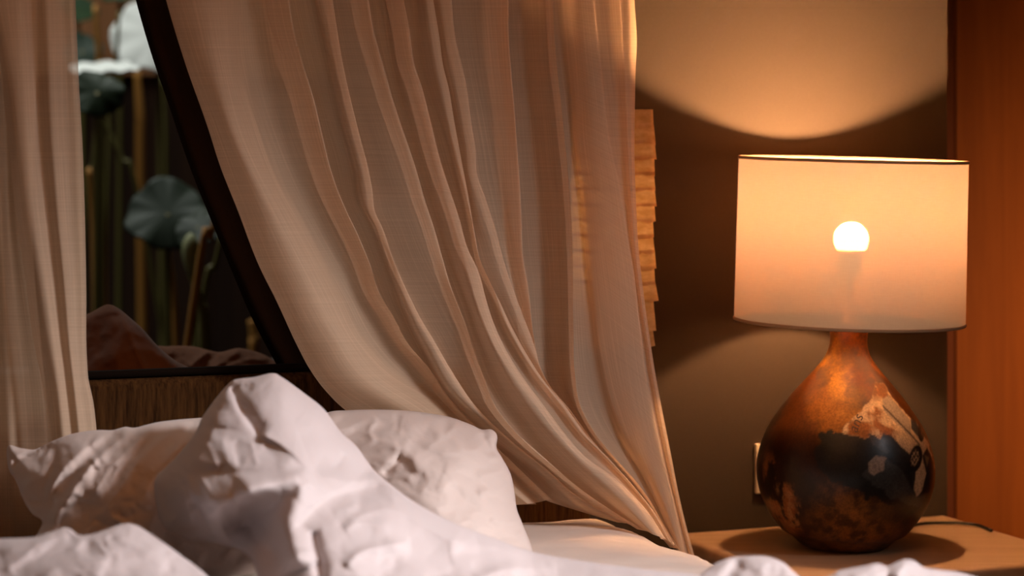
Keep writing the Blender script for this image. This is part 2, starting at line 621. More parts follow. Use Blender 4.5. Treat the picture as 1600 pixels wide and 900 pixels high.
# mattress in its fitted sheet: rounded box with a slightly puffed, faintly creased top
mb = MB(); mb.box(BL, BR, 0.142, 2.2, 0.342, MZ, 0.055)
v = np.array(mb.v); fcs = mb.f
ss, oo = np.meshgrid(np.linspace(BL + 0.05, BR - 0.015, 160), np.linspace(0.16, 2.15, 200))
edge = np.minimum(np.minimum(ss - BL - 0.02, BR + 0.02 - ss), np.minimum(oo - 0.13, 2.2 - oo))
zz = MZ - 0.010 + 0.022 * (1 - np.exp(-np.clip(edge, 0, 1) / 0.045)) - 0.03 * np.exp(-np.clip(edge, 0, 1) / 0.016)
nz = fbm(np.stack([ss.ravel() * 9 + oo.ravel() * 5, oo.ravel() * 22 - ss.ravel() * 6, 0 * ss.ravel()], -1), 3, 5).reshape(ss.shape)
zz = zz + (nz - 0.5) * 0.012
top = [W(a, b2, c) for a, b2, c in zip(ss.ravel(), oo.ravel(), zz.ravel())]
n0 = len(v)
allv = list(map(tuple, v)) + top
allf = list(fcs) + grid_faces(200, 160, n0)
o = mesh_obj('mattress', allv, allf, M['sheet'])
tag(o, 'mattress in cream fitted sheet showing at the bed corner under the curtain hem', 'mattress')


# ------------------------------------------------------------------ soft goods modelled as closed, puffed shells
def rbf(pts):
    p = np.asarray(pts, float)
    xy = p[:, :2] / 100.0; d = p[:, 2]
    n = len(p)
    def ph(r): return r ** 1.5 * 1.0
    A = np.zeros((n + 3, n + 3))
    R = np.linalg.norm(xy[:, None] - xy[None], axis=-1)
    A[:n, :n] = ph(R) + np.eye(n) * 0.02
    A[:n, n] = 1; A[:n, n + 1:] = xy; A[n, :n] = 1; A[n + 1:, :n] = xy.T
    w = np.linalg.solve(A, np.concatenate([d, np.zeros(3)]))
    def ev(x, y):
        q = np.stack([x, y], -1) / 100.0
        r = np.linalg.norm(q[:, None] - xy[None], axis=-1)
        return ph(r) @ w[:n] + w[n] + q @ w[n + 1:]
    return ev


def seg_dist(x, y, poly, closed=False):
    """distance, side and position along poly for points"""
    p = np.asarray(poly, float)
    a = p; b2 = np.roll(p, -1, 0)
    if not closed: a, b2 = p[:-1], p[1:]
    best = np.full(len(x), 1e9); side = np.zeros(len(x)); pos = np.zeros(len(x))
    bx = np.zeros(len(x)); by = np.zeros(len(x))
    L = np.linalg.norm(b2 - a, axis=1); cum = np.concatenate([[0], np.cumsum(L)])
    for i in range(len(a)):
        dx, dy = b2[i] - a[i]; l2 = dx * dx + dy * dy + 1e-9
        t = np.clip(((x - a[i, 0]) * dx + (y - a[i, 1]) * dy) / l2, 0, 1)
        cx, cy = a[i, 0] + t * dx, a[i, 1] + t * dy
        dd = np.hypot(x - cx, y - cy)
        m = dd < best
        best = np.where(m, dd, best)
        side = np.where(m, np.sign(dx * (y - a[i, 1]) - dy * (x - a[i, 0])), side)
        pos = np.where(m, (cum[i] + t * L[i]) / cum[-1], pos)
        bx = np.where(m, cx, bx); by = np.where(m, cy, by)
    return best, side, pos, bx, by


def inside(x, y, poly):
    p = np.asarray(poly, float); c = np.zeros(len(x), bool)
    j = len(p) - 1
    for i in range(len(p)):
        xi, yi, xj, yj = p[i, 0], p[i, 1], p[j, 0], p[j, 1]
        m = ((yi > y) != (yj > y)) & (x < (xj - xi) * (y - yi) / (yj - yi + 1e-12) + xi)
        c ^= m; j = i
    return c


def shell_geo(outline, base, ridges=(), R=40, step=3.0, back=0.08, crumple=0.004, cscale=(0.03, 0.03, 0.0), seed=1, smooth_n=6, rfade=0.35):
    """closed puffed cloth volume. ridges: (polyline, height m, width on its left side px, width on its right side px[, fade at ends])"""
    o = np.asarray(outline, float)
    cl = np.vstack([o[-1:], o, o[:2]])
    dense = []
    for i in range(1, len(cl) - 2):
        t = np.linspace(0, 1, smooth_n, endpoint=False)[:, None]
        a, b2, c, d = cl[i - 1], cl[i], cl[i + 1], cl[i + 2]
        dense.append(0.5 * (2 * b2 + (c - a) * t + (2 * a - 5 * b2 + 4 * c - d) * t ** 2 + (3 * b2 - a - 3 * c + d) * t ** 3))
    poly = np.vstack(dense)
    x0, y0 = poly.min(0) - step * 2; x1, y1 = poly.max(0) + step * 2
    nx, ny = int((x1 - x0) / step) + 1, int((y1 - y0) / step) + 1
    gx, gy = np.meshgrid(x0 + np.arange(nx) * step, y0 + np.arange(ny) * step)
    x, y = gx.ravel().copy(), gy.ravel().copy()
    dist, _, _, bx, by = seg_dist(x, y, poly, True)
    ins = inside(x, y, poly)
    sd = np.where(ins, dist, -dist)
    snap = np.abs(sd) < step * 0.72
    x[snap] = bx[snap]; y[snap] = by[snap]
    ok = ins | snap
    sd = np.where(snap, 0, np.maximum(sd, 0))
    ii = np.arange(nx * ny).reshape(ny, nx)
    q = np.stack([ii[:-1, :-1], ii[:-1, 1:], ii[1:, 1:], ii[1:, :-1]], -1).reshape(-1, 4)
    q = q[ok[q].all(1)]
    q = q[~(snap[q].all(1))]
    used = np.unique(q)
    remap = np.full(nx * ny, -1); remap[used] = np.arange(len(used))
    q = remap[q]; x, y, sd = x[used], y[used], sd[used]
    e = rbf(base)
    d0 = np.concatenate([e(x[i:i + 4000], y[i:i + 4000]) for i in range(0, len(x), 4000)])
    c = np.clip(sd / R, 0, 1)
    arc = np.sqrt(np.clip(1 - (1 - c) ** 2, 0, 1))
    Rm = R * 3.2 / F
    fr = d0 + Rm * (1 - arc)
    ed = np.clip(c / rfade, 0, 1)
    for rg in ridges:
        pl, h, wl, wr = rg[:4]; fade = rg[4] if len(rg) > 4 else 0.18
        pl = catmull(pl, 6) if len(pl) > 2 else np.asarray(pl, float)
        m = (x > pl[:, 0].min() - 4 * max(wl, wr)) & (x < pl[:, 0].max() + 4 * max(wl, wr)) & (y > pl[:, 1].min() - 4 * max(wl, wr)) & (y < pl[:, 1].max() + 4 * max(wl, wr))
        if not m.any(): continue
        dd, sdv, ps, _, _ = seg_dist(x[m], y[m], pl)
        w = np.where(sdv > 0, wr, wl)
        prof = np.exp(-((dd * dd + 2.2) ** 0.5 - 1.48) / (w * 0.85)) if h > 0 and max(wl, wr) < 18 else np.exp(-(dd / w) ** 2 / (1 + 0.5 * dd / w))
        tp = np.clip(ps / fade, 0, 1) * np.clip((1 - ps) / fade, 0, 1) if fade > 0 else 1
        tp = np.sqrt(np.clip(tp, 0, 1)) if fade > 0 else 1
        fr[m] -= h * prof * tp * ed[m]
    q3 = np.stack([x * cscale[0] + y * cscale[2], y * cscale[1] - x * cscale[2] * 0.6, 0 * x], -1)
    wv = fbm(q3 * 0.6, 3, seed + 9)
    n = fbm(q3 + np.stack([wv * 2.5, wv * 2.0, 0 * wv], -1), 4, seed)
    rid = 1 - np.sqrt((2 * n - 1) ** 2 + 0.004) * 2.6
    n_b = fbm(q3 * 0.45 + 31.7 + np.stack([wv * 1.6, -wv * 1.8, 0 * wv], -1), 2, seed + 4)
    rid2 = 1 - np.sqrt((2 * n_b - 1) ** 2 + 0.002) * 2.6
    fr -= crumple * ((rid - 0.6) * 0.55 + (rid2 - 0.6) * 1.5) * ed
    bk = d0 + Rm + back * arc
    nv = len(x)
    # boundary vertices shared by front and back
    from collections import Counter
    cnt = Counter()
    for a in q:
        for k in range(4):
            cnt[tuple(sorted((int(a[k]), int(a[(k + 1) % 4]))))] += 1
    bnd = np.zeros(nv, bool)
    for (a, b2), n_ in cnt.items():
        if n_ == 1: bnd[a] = bnd[b2] = True
    bi = np.arange(nv) + nv
    keep = ~bnd
    bi = np.where(bnd, np.arange(nv), nv + np.cumsum(keep) - 1)
    V3 = [P(a, b2, c2) for a, b2, c2 in zip(x, y, fr)] + [P(a, b2, c2) for a, b2, c2, k in zip(x, y, bk, keep) if k]
    Fs = [tuple(int(k) for k in a) for a in q] + [tuple(int(bi[k]) for k in a[::-1]) for a in q]
    Fs = [fc for fc in Fs]
    return V3, Fs


def put(name, geos, mat):
    b3 = MB()
    for g in geos: b3.add(*g)
    return mesh_obj(name, b3.v, b3.f, mat)


# ---- left pillow
g = shell_geo(
    [(12, 697), (32, 700), (55, 702), (77, 691), (112, 678), (150, 672), (176, 672), (195, 667), (212, 668), (250, 659), (312, 653), (400, 650), (470, 668), (490, 720), (480, 800), (440, 880), (300, 905), (120, 895), (75, 870), (55, 845), (66, 816), (50, 803), (37, 782), (25, 752), (13, 731)],
    [(12, 715, 3.420), (60, 720, 3.390), (60, 830, 3.300), (150, 675, 3.420), (300, 655, 3.440), (130, 740, 3.320), (130, 800, 3.280), (230, 720, 3.320), (220, 790, 3.260), (330, 700, 3.360), (300, 800, 3.290), (250, 880, 3.260), (450, 700, 3.440), (450, 850, 3.320)],
    [([(172, 674), (120, 712), (88, 748), (72, 785)], 0.014, 10, 14),
     ([(62, 700), (84, 702), (80, 735), (60, 790)], -0.010, 9, 9),
     ([(212, 672), (165, 705), (128, 745), (100, 790), (80, 815)], 0.016, 11, 13),
     ([(190, 675), (140, 712), (105, 755), (84, 795)], -0.010, 8, 8),
     ([(255, 664), (215, 690), (170, 735), (140, 785)], 0.010, 9, 12),
     ([(300, 660), (262, 680), (215, 722), (180, 775), (160, 815)], 0.011, 10, 13),
     ([(280, 663), (238, 690), (196, 730), (165, 780)], -0.008, 8, 8),
     ([(318, 672), (285, 698), (245, 740), (215, 790)], 0.009, 9, 12),
     ([(12, 731), (35, 716), (60, 704), (77, 693)], -0.010, 4, 4, 0.05),
     ([(300, 700), (265, 730), (235, 770)], -0.007, 8, 8)],
    R=52, back=0.04, crumple=0.006, cscale=(0.030, 0.030, 0.022), seed=3, rfade=0.2)
o = put('pillow', [g], M['pillow'])
tag(o, 'white pillow with diagonal creases at the left below the narrow curtain panel', 'pillow', 'pillows against the headboard')

# ---- right pillow
g = shell_geo(
    [(470, 668), (510, 645), (545, 641), (600, 640), (650, 643), (700, 651), (735, 663), (752, 671), (768, 671), (777, 681), (776, 700), (785, 716), (798, 741), (804, 770), (808, 797), (817, 820), (832, 866), (806, 880), (700, 880), (560, 876), (480, 832), (450, 760)],
    [(510, 650, 3.580), (600, 645, 3.600), (700, 655, 3.620), (770, 680, 3.600), (805, 780, 3.520), (830, 866, 3.420), (620, 700, 3.500), (700, 730, 3.460), (760, 760, 3.480), (650, 790, 3.380), (740, 820, 3.380), (560, 720, 3.500), (500, 760, 3.470), (600, 880, 3.320), (760, 890, 3.340)],
    [([(585, 690), (577, 672), (590, 655)], 0.007, 5, 7),
     ([(560, 700), (590, 690), (625, 700), (660, 725)], 0.004, 9, 12),
     ([(570, 725), (600, 708), (635, 705)], -0.003, 6, 7),
     ([(620, 672), (660, 690), (700, 700), (745, 722)], 0.008, 10, 13),
     ([(670, 668), (715, 690), (760, 700)], 0.008, 9, 11),
     ([(598, 741), (612, 728), (628, 712)], -0.010, 4, 5),
     ([(640, 690), (680, 715), (720, 740), (780, 775)], -0.006, 8, 9),
     ([(700, 760), (735, 790), (770, 822), (782, 850)], -0.008, 7, 9),
     ([(690, 740), (745, 765), (790, 815)], 0.010, 16, 18),
     ([(752, 676), (762, 695), (772, 712)], -0.010, 5, 5),
     ([(795, 760), (770, 768), (748, 772)], 0.006, 7, 8),
     ([(812, 812), (785, 818), (765, 812)], 0.006, 7, 8)],
    R=55, back=0.04, crumple=0.007, cscale=(0.022, 0.034, 0.016), seed=8, rfade=0.2)
o = put('pillow', [g], M['pillow'])
tag(o, 'plump white pillow right of the duvet peak, beside the gathered curtain', 'pillow', 'pillows against the headboard')

# ---- duvet: heaped main part, the near left lump and the near right edge
gA = shell_geo(
    [(360, 597), (372, 592), (398, 589), (425, 583), (440, 589), (475, 614), (507, 640), (532, 674), (557, 697), (583, 733), (604, 752), (650, 786), (705, 815), (765, 838), (832, 862), (920, 878), (1010, 890), (1110, 905), (1180, 970), (900, 1012), (500, 1012), (410, 985), (402, 905), (393, 874), (375, 861), (340, 851), (317, 846), (298, 845), (275, 836), (255, 823), (247, 800), (241, 765), (246, 744), (275, 714), (304, 678), (316, 652), (340, 619)],
    [(425, 590, 3.310), (360, 605, 3.300), (320, 655, 3.270), (275, 720, 3.220), (247, 770, 3.190), (262, 825, 3.140), (330, 848, 3.070), (400, 890, 2.970), (505, 645, 3.310), (578, 735, 3.280), (480, 690, 3.200), (440, 640, 3.240), (400, 690, 3.160), (350, 720, 3.110), (300, 770, 3.100), (390, 765, 3.040), (400, 812, 3.06), (470, 760, 3.050), (462, 830, 2.960), (450, 895, 2.910), (550, 780, 3.080), (600, 820, 3.000), (720, 845, 3.050), (830, 866, 3.110), (600, 895, 2.910), (800, 895, 2.990), (1000, 897, 3.010), (700, 990, 2.790), (450, 1000, 2.790), (1000, 990, 2.810)],
    [([(360, 600), (366, 615), (378, 642), (392, 662), (407, 682)], -0.018, 12, 4, 0.1),
     ([(430, 592), (470, 640), (520, 690), (570, 732)], 0.012, 60, 45, 0.1),
     ([(352, 610), (345, 640), (342, 668)], 0.010, 22, 12, 0.2),
     ([(380, 598), (387, 606), (392, 596)], -0.006, 5, 5),
     ([(405, 678), (430, 690), (455, 706), (478, 726), (490, 734)], 0.022, 16, 5, 0.12),        # lower lip of the big facet
     ([(296, 748), (330, 738), (370, 738), (410, 739), (450, 735), (484, 730)], -0.014, 7, 8, 0.12),
     ([(318, 806), (345, 790), (385, 770), (430, 752), (486, 731)], 0.062, 32, 24, 0.15),       # roll lit above, dark below
     ([(350, 826), (400, 806), (446, 778), (478, 752)], -0.020, 16, 18, 0.2),
     ([(498, 742), (474, 765), (454, 792), (446, 818), (455, 850), (468, 890)], 0.034, 20, 19, 0.12),
     ([(470, 824), (488, 798), (518, 779), (560, 767), (610, 757)], -0.018, 8, 16, 0.2),
     ([(488, 832), (493, 855), (498, 880), (502, 910)], -0.022, 8, 6, 0.2),
     ([(500, 742), (540, 752), (580, 748), (606, 737)], 0.012, 9, 13, 0.2),
     ([(520, 800), (560, 790), (600, 780), (640, 782)], 0.012, 10, 14, 0.2),
     ([(462, 818), (480, 830), (500, 836)], -0.010, 7, 7),
     ([(535, 823), (565, 805), (605, 795), (640, 806), (680, 830), (715, 846), (742, 838)], 0.020, 10, 15, 0.14),
     ([(540, 885), (560, 866), (595, 854), (640, 848)], 0.016, 9, 14, 0.2),
     ([(590, 870), (615, 872), (612, 895)], -0.005, 9, 9),
     ([(700, 858), (760, 852), (820, 868), (880, 882)], 0.010, 9, 13, 0.2),
     ([(740, 905), (800, 888), (870, 890)], 0.012, 10, 14, 0.2),
     ([(540, 708), (530, 722), (522, 733)], -0.008, 5, 5),
     ([(318, 690), (330, 706), (338, 728)], 0.005, 7, 9), ([(300, 716), (322, 722), (345, 730)], 0.005, 7, 9),
     ([(345, 684), (352, 705), (357, 728)], 0.005, 7, 9), ([(366, 690), (370, 710), (376, 730)], -0.008, 8, 5),
     ([(392, 688), (396, 708), (402, 728)], 0.007, 10, 6), ([(412, 694), (424, 708), (436, 724)], -0.004, 8, 6),
     ([(338, 640), (330, 680), (310, 715), (290, 735)], 0.008, 14, 14),
     ([(312, 742), (322, 765), (330, 790)], 0.008, 5, 6), ([(288, 760), (292, 790), (302, 822)], 0.008, 6, 7),
     ([(268, 740), (262, 775), (268, 812)], -0.006, 9, 9), ([(330, 800), (315, 770), (305, 745)], -0.007, 6, 6)],
    R=36, back=0.05, crumple=0.005, cscale=(0.020, 0.024, 0.010), seed=21, rfade=0.35, step=2.6)
gB = shell_geo(
    [(-60, 850), (0, 842), (30, 841), (55, 839), (82, 830), (100, 824), (111, 827), (123, 836), (142, 835), (162, 829), (190, 819), (208, 819), (230, 830), (252, 845), (282, 867), (322, 898), (370, 950), (370, 1010), (160, 1022), (-80, 1010)],
    [(0, 850, 2.98), (100, 835, 2.98), (200, 828, 3.00), (280, 868, 2.98), (50, 890, 2.88), (150, 890, 2.86), (250, 895, 2.88), (320, 905, 2.92), (100, 1000, 2.76), (300, 1000, 2.80)],
    [([(20, 895), (55, 872), (95, 866), (140, 858), (165, 850)], -0.012, 9, 10),
     ([(0, 862), (40, 852), (85, 842), (102, 832)], 0.010, 8, 12),
     ([(170, 838), (180, 850), (165, 862)], -0.010, 7, 7),
     ([(165, 852), (195, 840), (225, 845), (255, 862)], 0.012, 10, 15),
     ([(60, 905), (100, 884), (150, 878), (190, 868)], 0.012, 10, 16),
     ([(160, 905), (168, 885), (180, 868)], -0.007, 5, 6),
     ([(250, 905), (262, 885), (262, 868)], -0.006, 5, 6)],
    R=30, back=0.10, crumple=0.006, cscale=(0.022, 0.030, 0.010), seed=33, rfade=0.3, step=2.6)
gC = shell_geo(
    [(1080, 915), (1108, 887), (1128, 876), (1150, 870), (1194, 869), (1222, 878), (1241, 894), (1262, 908), (1296, 900), (1310, 892), (1347, 885), (1371, 880), (1386, 885), (1400, 879), (1414, 874), (1428, 876), (1443, 886), (1466, 890), (1510, 897), (1580, 925), (1600, 970), (1330, 1005), (1060, 980)],
    [(1110, 890, 3.02), (1190, 875, 3.02), (1260, 915, 2.94), (1350, 890, 2.96), (1430, 880, 2.98), (1510, 900, 2.98), (1200, 960, 2.84), (1400, 960, 2.84), (1100, 1000, 2.80), (1560, 990, 2.85)],
    [([(1150, 905), (1170, 888), (1200, 878)], 0.008, 8, 10), ([(1130, 905), (1145, 890), (1160, 880)], -0.006, 6, 7),
     ([(1330, 905), (1350, 895), (1372, 884)], 0.008, 8, 8), ([(1400, 905), (1408, 890), (1416, 878)], 0.009, 9, 9), ([(1385, 905), (1388, 893), (1390, 886)], -0.008, 5, 5)],
    R=22, back=0.08, crumple=0.005, cscale=(0.03, 0.03, 0.012), seed=41, rfade=0.3, step=2.6)
o = put('duvet', [gA, gB, gC], M['white'])
tag(o, 'rumpled white cotton duvet heaped up across the bed in the foreground', 'duvet')


# ------------------------------------------------------------------ curtains
def hermite(xs, ys, q):
    """smooth interpolation through (xs, ys), clamped-slope cubic"""
    xs, ys = np.asarray(xs, float), np.asarray(ys, float)
    h = np.diff(xs); dl = np.diff(ys) / h
    m = np.zeros(len(xs)); m[0], m[-1] = dl[0], dl[-1]
    for i in range(1, len(xs) - 1):
        m[i] = 0 if dl[i - 1] * dl[i] < 0 and False else (dl[i - 1] * h[i] + dl[i] * h[i - 1]) / (h[i] + h[i - 1])
    i = np.clip(np.searchsorted(xs, q) - 1, 0, len(h) - 1)
    t = (q - xs[i]) / h[i]
    return ((2 * t ** 3 - 3 * t ** 2 + 1) * ys[i] + (t ** 3 - 2 * t ** 2 + t) * h[i] * m[i] + (-2 * t ** 3 + 3 * t ** 2) * ys[i + 1] + (t ** 3 - t ** 2) * h[i] * m[i + 1])


TOPY = -700.0


def curtain(name, lines, off0, mat, rows=230, sub=6, wob=0.004, seed=2, offb=0.0, zk=1.3):
    """lines: list of (pts [(x, y)...] top to bottom, z at the top, z at the bottom, under dx, under dz top, under dz bottom)
       z is the distance (m) the cloth stands out of the hanging plane; under = the cloth folds back behind that crease"""
    ts = np.linspace(0, 1, rows)
    keys = []
    for ln in lines:
        pts = sorted(ln[0], key=lambda a: a[1])
        ys = np.array([a[1] for a in pts], float); xs = np.array([a[0] for a in pts], float)
        # carry the line up to the rail, gathering a little
        sl = (xs[1] - xs[0]) / (ys[1] - ys[0])
        yt = TOPY
        xt = xs[0] + sl * 0.5 * (yt - ys[0])
        xt = xt
        ym = (yt + ys[0]) / 2; xm = xs[0] + sl * 0.75 * (ym - ys[0]) * 0.8
        ys = np.concatenate([[yt, ym], ys]); xs = np.concatenate([[xt, xm], xs])
        # rows: 20% above the frame, the rest below
        yv = np.where(ts < 0.18, yt + (ts / 0.18) * (-40 - yt), -40 + (ts - 0.18) / 0.82 * (ys[-1] + 40))
        xv = hermite(ys, xs, yv)
        z = (ln[1] + (ln[2] - ln[1]) * np.clip((ts - 0.18) / 0.82, 0, 1)) * zk
        keys.append((xv, yv, z))
        if len(ln) > 3:
            dx, dt, db = ln[3:6]
            tt = np.clip((ts - 0.18) / 0.82, 0, 1)
            keys.append((xv - dx * (1 - 0.75 * tt), yv, z + (dt + (db - dt) * tt) * 0.9))
    nk = len(keys)
    K = np.zeros((rows, nk, 3))
    for j, (xv, yv, z) in enumerate(keys):
        off = off0 + offb * np.clip((ts - 0.5) / 0.5, 0, 1) ** 2 + z
        d = dplane(xv, off)
        K[:, j, 0] = (xv - 800) * d / F; K[:, j, 1] = d; K[:, j, 2] = H - (yv - HOR) * d / F
    q = np.concatenate([2 * K[:, :1] - K[:, 1:2], K, 2 * K[:, -1:] - K[:, -2:-1]], 1)
    cols = []
    for i in range(1, nk):
        a, b2, c, d = q[:, i - 1], q[:, i], q[:, i + 1], q[:, i + 2]
        # centripetal tangents keep tight folds from looping
        ab = np.linalg.norm(b2 - a, axis=-1, keepdims=True) ** .5 + 1e-4; bc = np.linalg.norm(c - b2, axis=-1, keepdims=True) ** .5 + 1e-4
        cd = np.linalg.norm(d - c, axis=-1, keepdims=True) ** .5 + 1e-4
        m1 = (c - b2) + bc * ((b2 - a) / ab - (c - a) / (ab + bc)); m2 = (c - b2) + bc * ((d - c) / cd - (d - b2) / (bc + cd))
        for t in np.linspace(0, 1, sub, endpoint=False):
            h00, h10, h01, h11 = 2 * t ** 3 - 3 * t ** 2 + 1, t ** 3 - 2 * t ** 2 + t, -2 * t ** 3 + 3 * t ** 2, t ** 3 - t ** 2
            cols.append(h00 * b2 + h10 * m1 + h01 * c + h11 * m2)
    cols.append(K[:, -1])
    G = np.stack(cols, 1)
    nc = G.shape[1]
    ul = np.concatenate([[0], np.cumsum(np.linalg.norm(np.diff(G[rows // 2], axis=0), axis=-1))])
    vl = np.concatenate([[0], np.cumsum(np.linalg.norm(np.diff(G[:, nc // 2], axis=0), axis=-1))])
    uu, vv = np.meshgrid(ul, vl)
    n = fbm(np.stack([uu.ravel() * 14, vv.ravel() * 5, 0 * uu.ravel()], -1), 3, seed).reshape(uu.shape) - 0.5
    fadev = np.clip(vv / vl[-1], 0, 1) ** 0.5
    G[..., 0] += n * wob * V[0] * fadev; G[..., 1] += n * wob * V[1] * fadev
    uvs = np.stack([uu.ravel(), vv.ravel()], -1)
    return mesh_obj(name, G.reshape(-1, 3), grid_faces(rows, nc), mat, uv=uvs)


L = []
L.append(([(260, 0), (290, 100), (325, 200), (345, 262), (370, 325), (407, 420), (432, 470), (467, 545), (483, 575), (510, 612), (540, 641), (590, 672), (680, 715), (806, 789)], -0.012, -0.005))
L.append(([(272, 0), (303, 100), (340, 200), (387, 325), (425, 420), (487, 545), (530, 605), (600, 650), (690, 705), (813, 788)], 0.006, 0.010))
L.append(([(320, 0), (338, 100), (362, 200), (418, 320), (462, 410), (520, 520), (580, 600), (650, 645), (730, 710), (824, 787)], 0.022, 0.024))
L.append(([(366, 0), (371, 100), (398, 200), (428, 280), (478, 370), (530, 465), (570, 540), (620, 590), (680, 625), (750, 700), (836, 786)], 0.004, 0.002))
L.append(([(392, 0), (402, 100), (425, 190), (455, 270), (500, 360), (550, 450), (596, 530), (640, 580), (690, 620), (765, 700), (845, 784)], -0.008, 0.0))
L.append(([(425, 0), (447, 120), (480, 240), (528, 350), (570, 430), (612, 510), (655, 570), (700, 622), (775, 700), (853, 782)], 0.006, 0.010))
L.append(([(452, 0), (460, 50), (473, 100), (489, 150), (504, 212), (520, 275), (537, 320), (557, 362), (578, 412), (593, 458), (612, 490), (642, 542), (668, 572), (706, 628), (780, 702), (862, 781)], 0.030, 0.014, 46, -0.056, -0.03))
L.append(([(490, 0), (511, 100), (534, 200), (552, 262), (562, 320), (580, 355), (598, 400), (620, 462), (640, 510), (660, 550), (693, 607), (738, 655), (782, 692), (830, 728), (875, 767), (905, 793), (960, 815)], -0.030, 0.012))
L.append(([(496, 0), (518, 100), (541, 200), (558, 262), (569, 320), (588, 360), (606, 400), (628, 462), (650, 510), (672, 550), (703, 605), (752, 655), (800, 695), (846, 730), (892, 770), (930, 797), (972, 817)], 0.004, 0.040))
L.append(([(520, 0), (535, 95), (562, 212), (575, 262), (582, 300), (586, 332), (597, 355), (613, 402), (637, 457), (657, 497), (677, 530), (703, 575), (748, 640), (800, 690), (856, 735), (905, 777), (985, 819)], 0.012, 0.040, 14, -0.020, -0.012))
L.append(([(550, 0), (572, 100), (600, 200), (632, 300), (668, 400), (706, 480), (735, 545), (757, 610), (800, 670), (850, 715), (910, 768), (992, 822)], 0.020, 0.055))
L.append(([(576, 0), (583, 45), (598, 100), (612, 150), (630, 205), (647, 255), (665, 317), (680, 362), (694, 412), (706, 452), (727, 505), (740, 545), (757, 592), (777, 640), (812, 682), (862, 727), (922, 775), (1003, 827)], 0.034, 0.058, 30, -0.046, -0.016))
L.append(([(598, 0), (612, 100), (638, 200), (660, 270), (682, 340), (704, 412), (730, 480), (752, 545), (775, 600), (815, 660), (865, 712), (925, 765), (1010, 830)], -0.008, 0.055))
L.append(([(618, 0), (633, 100), (662, 200), (690, 300), (722, 400), (742, 470), (770, 540), (805, 600), (850, 660), (905, 720), (960, 770), (1020, 835)], 0.024, 0.075))
L.append(([(631, 0), (640, 50), (647, 100), (660, 140), (675, 200), (686, 245), (702, 295), (717, 340), (732, 392), (746, 420), (760, 470), (772, 507), (792, 550), (817, 590), (850, 634), (890, 687), (915, 714), (960, 747), (990, 775), (1010, 797), (1040, 842)], 0.034, 0.066, 30, -0.044, -0.016))
L.append(([(645, 0), (658, 100), (690, 200), (712, 280), (730, 340), (745, 400), (765, 455), (782, 507), (805, 550), (832, 590), (868, 634), (905, 680), (940, 715), (980, 755), (1015, 797), (1043, 845)], 0.006, 0.050))
L.append(([(665, 0), (680, 100), (702, 200), (722, 280), (736, 340), (748, 400), (772, 455), (792, 507), (814, 548), (842, 590), (876, 632), (912, 680), (950, 717), (985, 755), (1018, 797), (1046, 846)], 0.026, 0.055))
L.append(([(677, 0), (687, 62), (692, 100), (702, 142), (709, 185), (722, 255), (732, 307), (741, 360), (754, 420), (780, 470), (800, 512), (824, 555), (850, 595), (884, 636), (918, 682), (956, 722), (988, 758), (1022, 800), (1049, 848)], 0.026, 0.046, 12, -0.026, -0.010))
L.append(([(690, 0), (700, 80), (720, 180), (733, 240), (736, 275), (746, 320), (765, 375), (783, 425), (800, 470), (818, 515), (838, 560), (860, 604), (890, 640), (922, 684), (960, 728), (992, 764), (1026, 806), (1052, 850)], 0.026, 0.042))
L.append(([(706, 0), (712, 62), (727, 125), (737, 195), (744, 242), (745, 270), (757, 305), (772, 350), (788, 410), (800, 447), (817, 492), (835, 540), (848, 588), (872, 630), (900, 657), (918, 690), (950, 728), (985, 765), (1022, 808), (1055, 852)], 0.030, 0.036, 18, -0.030, -0.018))
L.append(([(735, 0), (745, 100), (762, 200), (778, 300), (795, 400), (815, 470), (830, 535), (852, 595), (880, 636), (912, 684), (955, 730), (995, 775), (1030, 820), (1056, 854)], 0.004, 0.012))
L.append(([(772, 0), (780, 100), (790, 200), (797, 300), (806, 400), (818, 470), (832, 535), (853, 600), (884, 645), (920, 695), (965, 742), (1002, 785), (1034, 826), (1057, 855)], 0.018, 0.014))
L.append(([(795, 0), (795, 55), (799, 112), (804, 170), (808, 225), (811, 262), (815, 335), (818, 405), (826, 450), (836, 535), (856, 605), (888, 650), (925, 700), (970, 746), (1006, 788), (1036, 828), (1058, 856)], 0.030, 0.014, 44, -0.050, -0.030))
L.append(([(812, 0), (820, 112), (828, 225), (838, 335), (848, 430), (856, 535), (870, 610), (896, 655), (930, 704), (975, 750), (1009, 790), (1038, 829), (1059, 857)], -0.028, -0.016))
L.append(([(846, 0), (852, 112), (862, 225), (872, 335), (876, 430), (880, 535), (888, 605), (910, 652), (938, 700), (978, 748), (1010, 788), (1040, 830), (1060, 858)], -0.012, -0.010))
L.append(([(864, 0), (870, 100), (877, 162), (882, 215), (887, 262), (892, 330), (895, 412), (896, 512), (898, 580), (908, 637), (937, 687), (967, 722), (992, 750), (1018, 786), (1038, 822), (1062, 860)], 0.006, 0.020, 14, -0.020, -0.016))
L.append(([(874, 0), (882, 87), (890, 150), (896, 222), (903, 287), (910, 375), (917, 470), (925, 560), (940, 630), (968, 690), (998, 735), (1024, 785), (1045, 830), (1066, 870)], -0.012, -0.014))
L.append(([(887, 0), (895, 87), (900, 150), (904, 222), (912, 287), (920, 375), (930, 470), (942, 560), (958, 630), (980, 690), (1005, 735), (1028, 785), (1048, 830), (1072, 880)], -0.004, -0.004))
L.append(([(908, 0), (915, 87), (922, 150), (930, 222), (940, 287), (952, 375), (965, 470), (977, 560), (990, 630), (1008, 690), (1022, 735), (1038, 785), (1056, 840), (1084, 930)], 0.012, 0.008))
L.append(([(928, 0), (936, 75), (943, 140), (953, 222), (966, 275), (978, 350), (990, 422), (1000, 510), (1008, 580), (1020, 640), (1032, 695), (1044, 745), (1056, 795), (1070, 862), (1100, 980)], 0.016, 0.006, 3, -0.010, -0.004))
